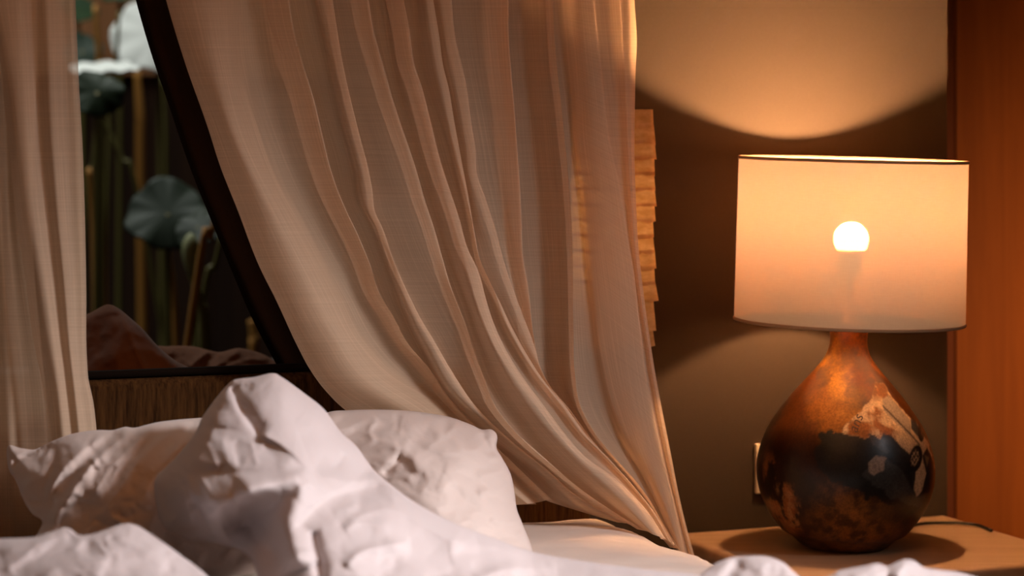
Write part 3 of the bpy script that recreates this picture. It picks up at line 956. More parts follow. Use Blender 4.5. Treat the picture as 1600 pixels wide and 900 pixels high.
L.append(([(950, 0), (957, 75), (963, 140), (970, 222), (978, 300), (986, 380), (996, 460), (1007, 530), (1017, 600), (1028, 660), (1038, 710), (1050, 760), (1062, 810), (1076, 865), (1108, 985)], 0.004, -0.004))
L.append(([(970, 0), (975, 75), (979, 140), (982, 222), (986, 300), (992, 380), (1000, 455), (1010, 520), (1020, 585), (1032, 650), (1043, 705), (1054, 760), (1066, 812), (1080, 866), (1112, 988)], 0.014, 0.0, 3, -0.010, -0.003))
L.append(([(984, 0), (986, 75), (986, 140), (987, 222), (989, 300), (994, 380), (1003, 460), (1012, 525), (1022, 590), (1034, 655), (1045, 710), (1056, 765), (1068, 817), (1082, 867), (1116, 990)], 0.006, -0.004))
L.append(([(990, 0), (994, 67), (992, 110), (991, 167), (990, 222), (992, 300), (996, 380), (1005, 462), (1014, 525), (1024, 587), (1036, 650), (1047, 705), (1058, 762), (1070, 815), (1084, 866), (1120, 990)], -0.010, -0.012))
L.insert(0, ([(a + 6, b2) for a, b2 in L[3][0][:-3]] + [(690, 640), (760, 705), (838, 788)], -0.030, -0.010))
L.append(([(a - 1, b2) for a, b2 in L[28][0]], -0.034, -0.022))
o = curtain('sheer_curtain', L, 0.235, M['sheer'], offb=0.03)
tag(o, 'wide beige linen sheer curtain swept to the right in long folds behind the pillows', 'curtain')

# left panels
A = []
A.append(([(60, 0), (58, 90), (54, 224), (50, 350), (58, 480), (70, 600), (80, 700), (86, 800), (88, 860)], -0.02, -0.016))
A.append(([(30, 0), (28, 90), (26, 224), (28, 350), (40, 440), (55, 540), (66, 620), (70, 700), (72, 800), (74, 860)], -0.012, -0.010))
A.append(([(8, 0), (6, 90), (10, 224), (14, 350), (26, 480), (38, 600), (44, 700), (46, 800), (48, 860)], -0.028, -0.004))
A.append(([(-12, 0), (-10, 90), (-6, 224), (0, 350), (6, 480), (14, 600), (18, 700), (20, 800), (22, 860)], 0.0, 0.008))
A.append(([(-36, 0), (-32, 120), (-28, 260), (-24, 400), (-16, 550), (-10, 700), (-8, 800), (-6, 860)], -0.014, -0.010))
A.append(([(-60, 0), (-56, 120), (-54, 260), (-50, 400), (-44, 550), (-40, 700), (-38, 800), (-36, 860)], 0.004, 0.006))
A = [(a[0][::1], *a[1:]) for a in A][::-1]
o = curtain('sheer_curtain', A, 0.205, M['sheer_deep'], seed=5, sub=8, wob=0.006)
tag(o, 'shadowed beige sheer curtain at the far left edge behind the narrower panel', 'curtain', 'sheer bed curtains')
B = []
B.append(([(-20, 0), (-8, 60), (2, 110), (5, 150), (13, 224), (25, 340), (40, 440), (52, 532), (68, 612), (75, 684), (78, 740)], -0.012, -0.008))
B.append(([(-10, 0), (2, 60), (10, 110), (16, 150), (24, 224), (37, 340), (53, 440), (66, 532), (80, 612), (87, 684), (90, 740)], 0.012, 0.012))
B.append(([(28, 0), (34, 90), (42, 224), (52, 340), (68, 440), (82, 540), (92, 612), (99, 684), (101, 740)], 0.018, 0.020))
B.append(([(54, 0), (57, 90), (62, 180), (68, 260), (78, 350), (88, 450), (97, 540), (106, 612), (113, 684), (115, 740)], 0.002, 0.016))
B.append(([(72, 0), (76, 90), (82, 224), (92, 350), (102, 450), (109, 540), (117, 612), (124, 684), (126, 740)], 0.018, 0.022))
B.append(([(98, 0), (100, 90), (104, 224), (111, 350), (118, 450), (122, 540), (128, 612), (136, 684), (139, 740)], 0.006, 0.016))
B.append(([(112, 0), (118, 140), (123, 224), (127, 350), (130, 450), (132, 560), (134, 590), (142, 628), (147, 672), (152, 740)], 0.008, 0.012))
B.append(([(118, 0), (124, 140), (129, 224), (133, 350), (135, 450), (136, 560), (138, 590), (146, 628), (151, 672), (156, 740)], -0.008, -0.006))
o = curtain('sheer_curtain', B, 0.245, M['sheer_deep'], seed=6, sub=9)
tag(o, 'narrow straight beige sheer curtain panel hanging left of the window gap', 'curtain', 'sheer bed curtains')

# dark drape in place of the sheer's mirrored unlit back, between wall and headboard
D = []
D.append(([(212, 0), (238, 90), (262, 160), (300, 270), (330, 345), (365, 430), (395, 500), (430, 566), (470, 640)], -0.006, -0.006))
D.append(([(224, 0), (248, 90), (272, 160), (310, 270), (340, 345), (376, 430), (407, 500), (442, 566), (482, 640)], 0.010, 0.010))
D.append(([(248, 0), (270, 90), (294, 160), (334, 270), (366, 345), (402, 430), (432, 500), (466, 566), (508, 640)], 0.004, 0.008))
D.append(([(285, 0), (306, 90), (330, 160), (368, 270), (398, 345), (434, 430), (464, 500), (500, 566), (540, 640)], 0.014, 0.014))
D.append(([(330, 0), (345, 90), (366, 160), (404, 270), (436, 345), (470, 430), (502, 500), (538, 566), (580, 640)], -0.004, 0.0))
o = curtain('drape', D, 0.016, M['drape'], rows=120, seed=9)
tag(o, 'dark brown drape standing for the mirrored unlit back of the wide sheer curtain', 'curtain')

# ------------------------------------------------------------------ behind the headboard: cushion and folded cloth in place of mirrored pillows
g = shell_geo(
    [(60, 520), (110, 500), (140, 489), (166, 476), (184, 481), (204, 497), (224, 515), (246, 540), (272, 562), (296, 576), (310, 600), (250, 625), (120, 625), (50, 600)],
    [(80, 540, 3.970), (166, 482, 3.970), (296, 576, 3.950), (180, 560, 3.890), (100, 600, 3.900), (240, 590, 3.900)],
    [([(190, 492), (200, 520), (218, 560), (232, 590)], 0.012, 10, 12, 0.1), ([(150, 495), (160, 540), (165, 590)], -0.006, 16, 16),
     ([(250, 548), (268, 566), (290, 580)], 0.006, 6, 8, 0.1)],
    R=30, back=0.09, crumple=0.004, cscale=(0.03, 0.03, 0.01), seed=51)
o = put('cushion', [g], M['rust'])
tag(o, 'rust brown cushion standing for the mirrored pillow back behind the headboard', 'cushion')
g = shell_geo(
    [(240, 545), (262, 541), (300, 541), (326, 547), (345, 550), (372, 544), (398, 549), (418, 557), (432, 568), (440, 590), (400, 612), (260, 612), (232, 590)],
    [(250, 550, 4.200), (330, 552, 4.180), (425, 565, 4.220), (330, 590, 4.120), (280, 590, 4.140), (410, 595, 4.160)],
    [([(296, 575), (310, 562), (328, 549)], 0.012, 7, 6, 0.1), ([(330, 578), (350, 565), (375, 548)], 0.010, 8, 6, 0.1),
     ([(352, 575), (385, 563), (420, 562)], 0.009, 5, 7, 0.1), ([(312, 572), (328, 562), (340, 552)], -0.008, 6, 6)],
    R=14, back=0.07, crumple=0.004, cscale=(0.05, 0.05, 0.02), seed=57, step=2.2)
o = put('folded_cloth', [g], M['rose'])
tag(o, 'crumpled rosy brown cloth standing for a mirrored pillow right of the cushion', 'cloth')

# ------------------------------------------------------------------ lotus plants in the garden
def leaf_mesh(c, r, tilt_az, tilt, cup, seed, dk=(0.04, 0.085, 0.04), lt=(0.07, 0.12, 0.06), wav=0.10):
    rg = np.random.default_rng(seed)
    nr, na = 14, 72
    v, col = [], []
    ph = rg.uniform(0, 6.28, 5)
    for i in range(nr + 1):
        t = i / nr
        for k in range(na):
            a = 2 * math.pi * k / na
            rr = r * t * (1 + 0.05 * math.sin(3 * a + ph[0]) + 0.03 * math.sin(7 * a + ph[1]))
            z = cup * r * t ** 2 + wav * r * t ** 2 * math.sin(3 * a + ph[2]) + 0.03 * r * t ** 3 * math.sin(9 * a + ph[3])
            z += 0.012 * r * abs(math.sin(10 * a)) * t
            v.append((rr * math.cos(a), rr * math.sin(a), z))
            w = 0.5 + 0.5 * math.cos(20 * a)
            w = w ** 6 * (1 - 0.4 * t)
            col.append([dk[j] * (1 - w) + lt[j] * w for j in range(3)])
    v = np.array(v)
    Rm = Matrix.Rotation(tilt_az, 3, 'Z') @ Matrix.Rotation(tilt, 3, 'X')
    v = v @ np.array(Rm).T
    f = []
    for i in range(nr):
        for k in range(na):
            f.append((i * na + k, i * na + (k + 1) % na, (i + 1) * na + (k + 1) % na, (i + 1) * na + k))
    # thickness: a second skin just below
    nrm = np.array(Rm @ Vector((0, 0, 1)))
    n0 = len(v)
    v = np.vstack([v, v - nrm * 0.003])
    f2 = [tuple(a + n0 for a in q[::-1]) for q in f]
    rim = [(nr * na + k, nr * na + (k + 1) % na, nr * na + (k + 1) % na + n0, nr * na + k + n0) for k in range(na)]
    return v + np.array(c), f + f2 + rim, np.array(col + [[x * 0.8 for x in q] for q in col])


def lotus(px, py, d, r, az, tilt, cup, seed, label, foot_px, dry=False, mid=0, **kw):
    c = np.array(P(px, py, d))
    foot = np.array(P(foot_px, 0, d)); foot[2] = 0.155
    root = empty('lotus_leaf', tuple(foot))
    tag(root, label, 'lotus leaf')
    v, f, col = leaf_mesh(c, r, az, tilt, cup, seed, **kw)
    mesh_obj('leaf_blade', v, f, M['leaf'], root, col=col)
    m_ = (c + foot) / 2 + np.array([mid, 0.0, 0])
    v, f = tube([tuple(c - np.array([0, 0, 0.002])), tuple(m_), tuple(foot)], [0.006, 0.008, 0.010])
    mesh_obj('stem', v, f, M['stem_dry'] if dry else M['stem'], root)
    return root


SUNLIT = dict(dk=(0.76, 0.79, 0.75), lt=(0.82, 0.83, 0.80))  # sunlit glare on the leaf tops put into a whitish leaf colour
lotus(247, 52, 6.4, 0.123, 0.3, 0.95, -0.15, 1, 'pale sunlit lotus leaf at the top beside the dark drape edge', 258, **SUNLIT, wav=0.05)
lotus(160, 110, 5.99, 0.085, 0.1, 0.19, 0.10, 2, 'shallow sunlit pale lotus leaf seen edge on beside the narrow curtain panel', 157, **SUNLIT, wav=0.03)
lotus(152, 142, 5.64, 0.062, 0.25, 1.05, -0.2, 12, 'shaded drooping margin of the pale edge on leaf, built as a dark green leaf', 150, dk=(0.016, 0.030, 0.012), lt=(0.024, 0.040, 0.018))  # shade on the pale leaf's drooping margin, put into a separate dark leaf
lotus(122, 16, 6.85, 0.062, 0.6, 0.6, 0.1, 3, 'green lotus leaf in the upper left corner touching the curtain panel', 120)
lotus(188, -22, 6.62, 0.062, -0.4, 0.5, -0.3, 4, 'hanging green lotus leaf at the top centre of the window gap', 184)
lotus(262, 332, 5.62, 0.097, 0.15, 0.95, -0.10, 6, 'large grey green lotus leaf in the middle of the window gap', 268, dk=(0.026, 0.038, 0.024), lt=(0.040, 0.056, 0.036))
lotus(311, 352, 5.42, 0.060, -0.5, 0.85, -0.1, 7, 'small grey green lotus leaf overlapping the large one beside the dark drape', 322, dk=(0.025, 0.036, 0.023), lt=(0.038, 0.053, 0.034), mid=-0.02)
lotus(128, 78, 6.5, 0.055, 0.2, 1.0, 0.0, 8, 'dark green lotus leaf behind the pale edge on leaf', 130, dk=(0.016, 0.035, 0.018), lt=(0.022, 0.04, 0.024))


def stalk(a, b2, d, r, label, dry):
    p0_, p1 = np.array(P(*a, d)), np.array(P(*b2, d))
    dirv = p1 - p0_
    ext = p1 + dirv / max(1e-6, -dirv[2]) * (p1[2] - 0.155)
    ext = np.array([p1[0] + (ext[0] - p1[0]) * 0.4, d, 0.155])
    v, f = tube([tuple(p0_), tuple((p0_ + p1) / 2 + np.array([0.004, 0, 0])), tuple(p1), tuple(ext)], [r * 0.7, r, r, r * 1.1])
    o_ = mesh_obj('lotus_stalk', v, f, M['stem_dry'] if dry else M['stem'])  # a bare lotus stalk only, not a whole plant
    tag(o_, label, 'plant')


stalk((148, 8), (156, 172), 6.18, 0.008, 'upright yellowish lotus stem behind the pale edge on leaf', True)
stalk((186, 18), (172, 180), 6.235, 0.006, 'thin olive lotus stem below the hanging leaf at the top', False)
stalk((156, 175), (218, 318), 6.1, 0.006, 'thin lotus stem leaning right from under the pale edge on leaf', False)
stalk((152, 178), (134, 330), 6.1, 0.005, 'thin lotus stem leaning left from under the pale edge on leaf', False)
stalk((139, 262), (149, 420), 5.75, 0.009, 'orange dry lotus stem close beside the narrow curtain panel', True)
stalk((254, 120), (260, 300), 6.2, 0.006, 'olive upright lotus stem behind the large grey green leaf', False)
stalk((214, 110), (219, 262), 6.6, 0.013, 'brown upright stem in the middle of the window gap below the pale leaf', True)
stalk((262, 385), (276, 545), 5.8, 0.009, 'brown lotus stem below the large grey green leaf', True)
stalk((338, 335), (312, 410), 5.12, 0.008, 'bright orange lotus stem leaning beside the small grey green leaf', True)
stalk((346, 370), (318, 470), 5.32, 0.007, 'olive lotus stem leaning next to the dark drape', False)
stalk((392, 500), (397, 560), 5.9, 0.012, 'short reddish brown stem beside the foot of the dark drape', True)
# bud
bp = np.array(P(298, 396, 5.25)); foot = np.array(P(322, 0, 5.25)); foot[2] = 0.155
root = empty('lotus_bud', tuple(foot)); tag(root, 'pale green lotus bud below the small grey green leaf', 'lotus bud')
v, f = lathe([(0.001, 0.045), (0.010, 0.038), (0.018, 0.022), (0.020, 0.005), (0.017, -0.015), (0.012, -0.032), (0.008, -0.045)], 20)
mesh_obj('bud', np.array(v) + bp, f, M['bud'], root)
v, f = tube([tuple(bp - np.array([0, 0, 0.042])), P(312, 470, 5.25), P(320, 545, 5.25), tuple(foot)], [0.008, 0.011, 0.013, 0.013])
mesh_obj('stem', v, f, M['stem'], root)

# ------------------------------------------------------------------ paper wall lamp beside the bed, half hidden by the sheer curtain
def s_of(px, off):
    d = dplane(px, off); p = np.array([(px - 800) * d / F, d]) - P0
    return float(p @ U)


sl0, sl1 = s_of(925, 0.10), s_of(1012, 0.10)
ztop = H - (171 - HOR) * dplane(1010, 0.1) / F
zbot = H - (535 - HOR) * dplane(1010, 0.1) / F
root = empty('wall_lamp', W((sl0 + sl1) / 2, 0.0, zbot)); tag(root, 'tall wall lamp of ragged handmade paper layers showing behind the sheer edge', 'wall lamp')
mb = MB()
nL = 15
rg = np.random.default_rng(3)
for k in range(nL):
    za = ztop - (ztop - zbot) * k / nL; zb = za - (ztop - zbot) / nL * 1.22
    e0 = rg.uniform(-0.0015, 0.002); fl = rg.uniform(0.001, 0.0035)
    # one flared paper strip running round three sides of the lamp
    pts = []
    for (s, o_) in ((sl0, 0.012), (sl0, 0.125), (sl1, 0.125), (sl1, 0.012)):
        pts.append((s, o_))
    path = []
    for i in range(3):
        for t in np.linspace(0, 1, 14, endpoint=(i == 2)):
            path.append((pts[i][0] * (1 - t) + pts[i + 1][0] * t, pts[i][1] * (1 - t) + pts[i + 1][1] * t))
    cs, co = (sl0 + sl1) / 2, 0.06
    vv, ff = [], []
    for j in range(5):
        t = j / 4
        for i, (s, o_) in enumerate(path):
            gx = e0 + fl * t + 0.0012 * math.sin(i * 1.7 + k * 2.1) * t
            ds = np.sign(s - cs) * gx * (1 if abs(s - cs) > 0.9 * (sl1 - sl0) / 2 else 0)
            do = gx if o_ > 0.12 else 0
            zr = rg.uniform(-0.0025, 0.0025) if j == 4 else 0
            vv.append(W(s + ds, o_ + do, za + (zb - za) * t + zr))
    n = len(path)
    for j in range(4):
        for i in range(n - 1):
            ff.append((j * n + i, j * n + i + 1, (j + 1) * n + i + 1, (j + 1) * n + i))
    mb.add(vv, ff)
mb.build('paper_shade', M['paper'], root, smooth=True)
mb = MB(); mb.box(sl0 + 0.01, sl1 - 0.006, 0.002, 0.012, zbot + 0.01, ztop - 0.01, 0.002); mb.build('back_plate', M['teak'], root)
v, f = lathe([(0.004, -0.10), (0.010, -0.098), (0.010, 0.098), (0.004, 0.10)], 16)
mesh_obj('bulb', np.array(v) + np.array(W((sl0 + sl1) / 2, 0.055, (ztop + zbot) / 2)), f, M['bulb2'], root)

# wall socket behind the lamp foot
so0 = s_of(1181, 0.008); zt = H - (694 - HOR) * dplane(1181, 0.008) / F; zb = H - (772 - HOR) * dplane(1181, 0.008) / F
root = empty('wall_socket', W(so0 + 0.04, 0.0, zb)); tag(root, 'cream wall socket peeking out left of the round lamp base', 'wall socket')
mb = MB(); mb.box(so0, so0 + 0.082, 0.0005, 0.010, zb, zt, 0.003); mb.build('cover_plate', M['plastic'], root, smooth=False)
mb = MB(); mb.box(so0 + 0.018, so0 + 0.064, 0.0102, 0.013, zb + 0.018, zt - 0.018, 0.001); mb.build('socket_insert', M['white_plastic'], root)

# ------------------------------------------------------------------ nightstand
NZ = H - 0.709
NL_, NR_ = -0.223, SR - 0.008
root = empty('nightstand', W((NL_ + NR_) / 2, 0.24, 0)); tag(root, 'pale oak nightstand under the lit table lamp', 'nightstand')
mb = MB(); mb.box(NL_, NR_, 0.004, 0.47, NZ - 0.032, NZ, 0.012)
top_o = mb.build('tabletop', M['beech'], root, smooth=True)
mb = MB(); mb.box(NL_ + 0.03, NR_ - 0.01, 0.01, 0.44, 0.16, NZ - 0.032, 0.003); mb.build('body', M['beech'], root)
for z0, z1 in ((0.175, 0.335), (0.345, 0.505)):
    mb = MB(); mb.box(NL_ + 0.04, NR_ - 0.02, 0.4405, 0.458, z0, z1, 0.003); dr = mb.build('drawer', M['beech'], root)
    v, f = lathe([(0.004, 0), (0.006, 0.008), (0.013, 0.016), (0.014, 0.022), (0.008, 0.027), (0.001, 0.028)], 20)
    vv = [W((NL_ + NR_) / 2 + a, 0.458 + c, (z0 + z1) / 2 + b2) for a, b2, c in v]
    kn = mesh_obj('knob', np.array(vv) - np.array(root.location), f, M['brass'], origin=np.zeros(3))
    kn.location = (0, 0, 0); kn.parent = dr
for s in (NL_ + 0.06, NR_ - 0.05):
    for o_ in (0.05, 0.41):
        mb = MB(); mb.box(s - 0.018, s + 0.018, o_ - 0.018, o_ + 0.018, 0, 0.16, 0.004); mb.build('leg', M['beech'], root)

# ------------------------------------------------------------------ table lamp
S = 944.5
LX, LY = (1318 - 800) * 4.0 / F, 4.0
lamp = empty('table_lamp', (LX, LY, NZ + 0.0018)); lamp['_local'] = 1
tag(lamp, 'lit table lamp with round brown collage base and cream drum shade on the nightstand', 'table lamp')
lamp.rotation_euler = (0, math.radians(1.42), 0)


def lz(y): return (855 - y) / S


prof_px = [(56, 857), (62, 856), (70, 850), (84, 838), (98, 830), (116, 807), (129, 783), (136, 760), (138.5, 737), (136.5, 715), (130, 692), (119, 667), (103, 643), (86, 620), (66, 597), (46, 574), (34, 556), (29.5, 540), (29, 528), (30, 515), (30, 508)]
pr = [(r / S, max(0.0, lz(y))) for r, y in prof_px]
pd = catmull(pr, 12)
pd[:, 1] = np.maximum(pd[:, 1], 0)
seg = 360
ang = 2 * np.pi * np.arange(seg) / seg
vx = np.stack([pd[:, 0][:, None] * np.cos(ang), pd[:, 0][:, None] * np.sin(ang), np.repeat(pd[:, 1][:, None], seg, 1)], -1).reshape(-1, 3)
faces = []
nrw = len(pd)
ii = np.arange(nrw - 1)[:, None] * seg + np.arange(seg)[None]
jj = np.arange(nrw - 1)[:, None] * seg + (np.arange(seg)[None] + 1) % seg
faces = [tuple(map(int, q)) for q in np.stack([ii, jj, jj + seg, ii + seg], -1).reshape(-1, 4)]
faces.append(tuple(range(seg))[::-1])
# collage colours laid over the pot (paper scraps, lacquer and amber patches)
X = 1321 + vx[:, 0] * S + (vx[:, 2] * S) * 0.0
Y = 855 - vx[:, 2] * S
front = vx[:, 1] < 0.02
X = np.where(front, X, 1321 + np.arctan2(vx[:, 0], -vx[:, 1]) * 120 + 400)
X = X + np.interp(Y, [515, 737, 857], [6, 0, -3])
n1 = fbm(vx * 26, 5, 1); n2 = fbm(vx * 70, 4, 2); n3 = fbm(vx * 9 + 3, 3, 3); n4 = fbm(vx * np.array([150, 150, 60]), 3, 4)
jx = X + (n2 - 0.5) * 26; jy = Y + (fbm(vx * 70 + 9, 4, 6) - 0.5) * 26
col = np.zeros((len(vx), 3))
def lerp(c, m, target):
    return c * (1 - m[:, None]) + np.array(target)[None] * m[:, None]
def sm(v_, a, b2):
    t = np.clip((v_ - a) / (b2 - a), 0, 1); return t * t * (3 - 2 * t)
def blob(cx, cy, rx, ry, soft=0.5, rot=0.0, xx=None, yy=None):
    xx = jx if xx is None else xx; yy = jy if yy is None else yy
    c_, s_ = math.cos(rot), math.sin(rot)
    a = ((xx - cx) * c_ + (yy - cy) * s_) / rx; b2 = (-(xx - cx) * s_ + (yy - cy) * c_) / ry
    return 1 - sm(np.sqrt(a * a + b2 * b2), 1 - soft, 1 + soft)
def polymask(poly, jit=0.3):
    xx = X + (jx - X) * jit; yy = Y + (jy - Y) * jit
    dd = seg_dist(xx, yy, poly, True)[0]; ins_ = inside(xx, yy, poly)
    return sm(np.where(ins_, dd, -dd), -1.0, 1.0) * front
col = lerp(col, np.ones(len(vx)), (0.045, 0.013, 0.004))
col = lerp(col, sm(n1, 0.44, 0.60) * 0.8, (0.13, 0.034, 0.005))
col = lerp(col, sm(n3, 0.55, 0.70) * 0.6, (0.03, 0.012, 0.005))
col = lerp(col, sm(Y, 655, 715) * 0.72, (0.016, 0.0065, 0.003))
# amber lacquer around the neck and shoulder, with lamplight highlights painted in
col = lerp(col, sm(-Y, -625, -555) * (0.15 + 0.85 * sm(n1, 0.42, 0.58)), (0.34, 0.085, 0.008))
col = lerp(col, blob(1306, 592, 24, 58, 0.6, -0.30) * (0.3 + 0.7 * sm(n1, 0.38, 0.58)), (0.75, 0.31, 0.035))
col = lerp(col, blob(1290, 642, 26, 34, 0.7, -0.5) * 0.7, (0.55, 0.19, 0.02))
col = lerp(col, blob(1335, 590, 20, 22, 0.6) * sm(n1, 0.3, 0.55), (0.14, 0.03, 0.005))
# amber patches low on the pot

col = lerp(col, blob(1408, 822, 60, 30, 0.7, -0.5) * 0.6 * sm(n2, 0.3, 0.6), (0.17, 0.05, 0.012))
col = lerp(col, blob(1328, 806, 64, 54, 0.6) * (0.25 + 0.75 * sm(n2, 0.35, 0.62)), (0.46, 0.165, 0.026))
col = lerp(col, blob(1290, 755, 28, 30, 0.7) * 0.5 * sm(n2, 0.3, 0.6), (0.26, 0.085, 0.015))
# flaking rust strip at the left
col = lerp(col, blob(1212, 780, 20, 66, 0.35, -0.28) * sm(fbm(vx * np.array([60, 60, 30]), 4, 12), 0.42, 0.52), (0.50, 0.165, 0.045))
col = lerp(col, blob(1222, 790, 12, 34, 0.4, -0.3) * sm(n4, 0.45, 0.55), (0.58, 0.27, 0.10))
# black and slate torn paper
dk = polymask([(1258, 690), (1275, 668), (1300, 662), (1330, 668), (1352, 680), (1384, 702), (1412, 742), (1440, 752), (1470, 760), (1470, 800), (1430, 805), (1395, 785), (1360, 765), (1320, 752), (1290, 738), (1265, 722)], 1.0)
col = lerp(col, dk, (0.020, 0.019, 0.016))
sl = polymask([(1325, 725), (1350, 705), (1372, 700), (1398, 720), (1420, 755), (1445, 770), (1440, 785), (1400, 770), (1365, 752), (1340, 742)], 0.8)
col = lerp(col, sl * (0.4 + 0.6 * n2), (0.085, 0.082, 0.074))
col = lerp(col, blob(1372, 785, 45, 16, 0.6, 0.35) * 0.7, (0.04, 0.028, 0.014))
# newsprint, tan
np_ = polymask([(1330, 636), (1352, 612), (1360, 594), (1374, 597), (1384, 612), (1404, 634), (1432, 668), (1446, 690), (1455, 722), (1440, 742), (1418, 760), (1408, 744), (1400, 700), (1372, 682), (1352, 668), (1332, 672), (1300, 664), (1306, 652), (1322, 640)], 0.35)
tan = np.array((0.74, 0.47, 0.25))
col = lerp(col, np_, tuple(tan))
col = lerp(col, np_ * sm(n1, 0.52, 0.64) * (1 - sm(X, 1375, 1400)), (0.30, 0.10, 0.018))
col = lerp(col, np_ * sm(fbm(vx * 40, 4, 31), 0.56, 0.64) * sm(-Y, -630, -600), (0.18, 0.055, 0.01))
# printed picture fragments: greys, bands and two dark ovals
col = lerp(col, polymask([(1368, 616), (1380, 612), (1412, 648), (1410, 672), (1388, 652), (1368, 632)], 0.1), (0.42, 0.30, 0.20))
line = seg_dist(X, Y, [(1368, 626), (1390, 648), (1410, 668), (1424, 684)])[0]
col = lerp(col, (1 - sm(line, 0.6, 1.6)) * front, (0.07, 0.04, 0.02))
col = lerp(col, polymask([(1364, 664), (1376, 668), (1400, 692), (1416, 706), (1410, 752), (1396, 728), (1376, 702), (1352, 682)], 0.15), (0.022, 0.018, 0.014))
col = lerp(col, polymask([(1340, 664), (1352, 668), (1372, 690), (1366, 694), (1346, 680)], 0.2), (0.05, 0.042, 0.034))
col = lerp(col, polymask([(1414, 648), (1422, 652), (1432, 668), (1424, 674), (1412, 660)], 0.1), (0.05, 0.045, 0.04))
col = lerp(col, blob(1415, 703, 12, 20, 0.08, 0.35, X, Y) * front, (0.014, 0.010, 0.008))
hatch = (np.abs(((X * 0.8 + Y * 0.6) % 5.0) - 2.5) < 0.75) | (np.abs(((X * 0.8 - Y * 0.6) % 5.0) - 2.5) < 0.75)
col = lerp(col, blob(1414, 702, 7, 12, 0.2, 0.35, X, Y) * hatch * front, (0.42, 0.28, 0.16))
col = lerp(col, blob(1431, 668, 7, 13, 0.1, 0.2, X, Y) * front, (0.022, 0.015, 0.010))
col = lerp(col, blob(1434, 668, 3, 7, 0.3, 0.2, X, Y) * hatch * front, (0.22, 0.13, 0.07))
col = lerp(col, polymask([(1428, 700), (1440, 690), (1452, 716), (1452, 740), (1438, 762), (1426, 756), (1434, 728)], 0.2), (0.028, 0.022, 0.018))
col = lerp(col, polymask([(1432, 700), (1442, 705), (1436, 718)], 0.1), (0.30, 0.18, 0.09))
# small pale square scrap
col = lerp(col, polymask([(1335, 706), (1350, 694), (1366, 700), (1360, 716), (1346, 726), (1338, 720)], 0.25), (0.46, 0.33, 0.24))
col = np.clip(col * (0.82 + 0.36 * n4[:, None]) * (0.62 + 0.38 * np.maximum(np_, sm(-Y, -690, -640)))[:, None] * np.where(Y < 660, 1.0 + 0.2 * np_, 1.0)[:, None], 0, 1)  # neck and shoulder stay brighter, lamplight put into the colour
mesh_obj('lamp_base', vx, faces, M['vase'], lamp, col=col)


def vase_r(z): return float(np.interp(z, pd[:, 1], pd[:, 0]))


# printed letters on the newsprint scrap
td = bpy.data.curves.new('letters', 'FONT'); td.body = 'ans'; td.size = 1.0
to = bpy.data.objects.new('letters_tmp', td); C.objects.link(to)
bpy.context.view_layer.update()
me_t = to.evaluated_get(bpy.context.evaluated_depsgraph_get()).to_mesh()
tv = np.array([v_.co[:] for v_ in me_t.vertices]); tf = [tuple(p_.vertices) for p_ in me_t.polygons]
bpy.data.objects.remove(to)
tv = tv[:, :2] * 21.0
an = math.radians(62)
gx = 1322 + tv[:, 0] * math.cos(an) - tv[:, 1] * math.sin(an)
gy = 664 - (tv[:, 0] * math.sin(an) + tv[:, 1] * math.cos(an))
pts3 = []
for a, b2 in zip(gx, gy):
    z = lz(b2); x_ = (a - 1321 - np.interp(b2, [515, 737, 857], [6, 0, -3])) / S; r_ = vase_r(z) + 0.0006
    pts3.append((x_, -math.sqrt(max(1e-6, r_ * r_ - x_ * x_)), z))
lt_o = mesh_obj('lettering', pts3, tf, M['ink'], lamp, smooth=False)
lt_o['label'] = 'dark printed letters ans on the tan paper scrap'

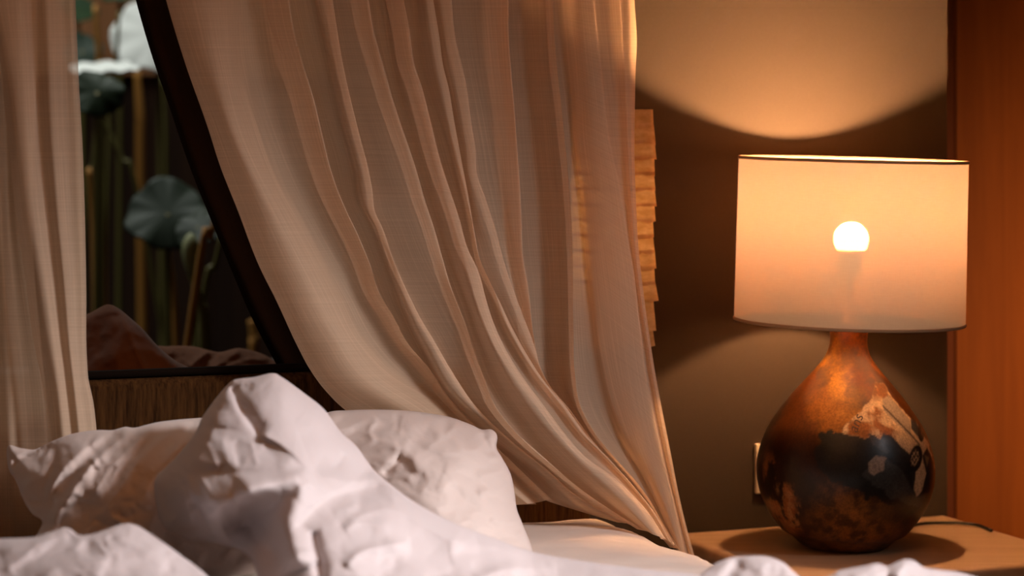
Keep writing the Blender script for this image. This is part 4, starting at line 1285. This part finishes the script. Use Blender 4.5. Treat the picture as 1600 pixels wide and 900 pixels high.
# shade: open drum with a little flare, bound at both rims
zb_, zt_ = lz(503.5), lz(251.5)
R0, R1 = 0.1897, 0.1882
sg = 128
v, f, uvs = [], [], []
rows_ = 24
for inner in (0, 1):
    for i in range(rows_ + 1):
        t = i / rows_
        for k in range(sg + 1):
            a = 2 * math.pi * k / sg
            r_ = R0 + (R1 - R0) * t - inner * 0.0012
            v.append((r_ * math.cos(a), r_ * math.sin(a), zb_ + (zt_ - zb_) * t)); uvs.append((a * R0, t * (zt_ - zb_)))
n = sg + 1; tot = (rows_ + 1) * n
for i in range(rows_):
    for k in range(sg):
        f.append((i * n + k, i * n + k + 1, (i + 1) * n + k + 1, (i + 1) * n + k))
shade = mesh_obj('lamp_shade', v[:tot], f, M['shade'], lamp, uv=np.array(uvs[:tot]))
for zz_, rr_ in ((zb_, R0), (zt_, R1)):
    v, f = [], []
    for k in range(sg):
        a = 2 * math.pi * k / sg
        for q_ in range(8):
            b2 = 2 * math.pi * q_ / 8
            r_ = rr_ + 0.0016 * math.cos(b2)
            v.append((r_ * math.cos(a), r_ * math.sin(a), zz_ + 0.0026 * math.sin(b2)))
    for k in range(sg):
        for q_ in range(8):
            f.append((k * 8 + q_, ((k + 1) % sg) * 8 + q_, ((k + 1) % sg) * 8 + (q_ + 1) % 8, k * 8 + (q_ + 1) % 8))
    rim = mesh_obj('rim', v, f, M['shade_tape'], origin=np.zeros(3)); rim.location = (0, 0, 0); rim.parent = shade
# fitting: brass cap, stem, socket, wire spider, bulb
bz = lz(392)
v, f = lathe([(0.031, lz(508)), (0.031, lz(506)), (0.012, lz(503)), (0.006, lz(495)), (0.0045, lz(440)), (0.012, bz - 0.034), (0.0145, bz - 0.030), (0.013, bz - 0.028)], 32)
mesh_obj('bulb_holder', v, f, M['white_plastic'], lamp)
wb = MB()
for k in range(3):
    a = math.radians(20 + 120 * k)
    wb.add(*tube([(0.018 * math.cos(a), 0.018 * math.sin(a), lz(450)), (0.10 * math.cos(a), 0.10 * math.sin(a), lz(462)), (0.188 * math.cos(a), 0.188 * math.sin(a), lz(500))], 0.0012, 6, 4))
mesh_obj('shade_spider', wb.v, wb.f, M['brass'], lamp)
v, f = lathe([(0.015, bz - 0.030), (0.020, bz - 0.016), (0.0235, bz - 0.004), (0.0236, bz - 0.0005)], 32)
bc = mesh_obj('bulb_collar', v, f, M['white_plastic'], lamp)
rb = 0.0292
v, f = lathe([(rb * math.cos(a), lz(376) + rb * math.sin(a)) for a in np.linspace(-0.66, math.pi / 2 * 0.985, 18)], 32)
mesh_obj('bulb', v, f, M['bulb'], lamp)
# cord: out of the back of the pot, across the top and over the edge beside the wardrobe
zc = 0.0035
def lw(px, py, dz=0.004):
    d = (H - NZ - dz) * F / (py - HOR)
    return np.array([(px - 800) * d / F - LX, d - LY, dz + 0.0248 * ((px - 800) * d / F - LX)])
cp = [(0.06, 0.055, 0.022), (0.085, 0.075, 0.0085)] + [tuple(lw(a, b2)) for a, b2 in ((1434, 821), (1482, 818.5), (1510, 820), (1530, 823), (1549, 830.5))]
e_ = np.array(W(NR_ - 0.012, 0.235, 0))
v, f = tube(cp, 0.0028, 8, 8)
cd = mesh_obj('cord', v, f, M['black'], lamp)
for o in bpy.data.objects:
    if '_local' in o: del o['_local']
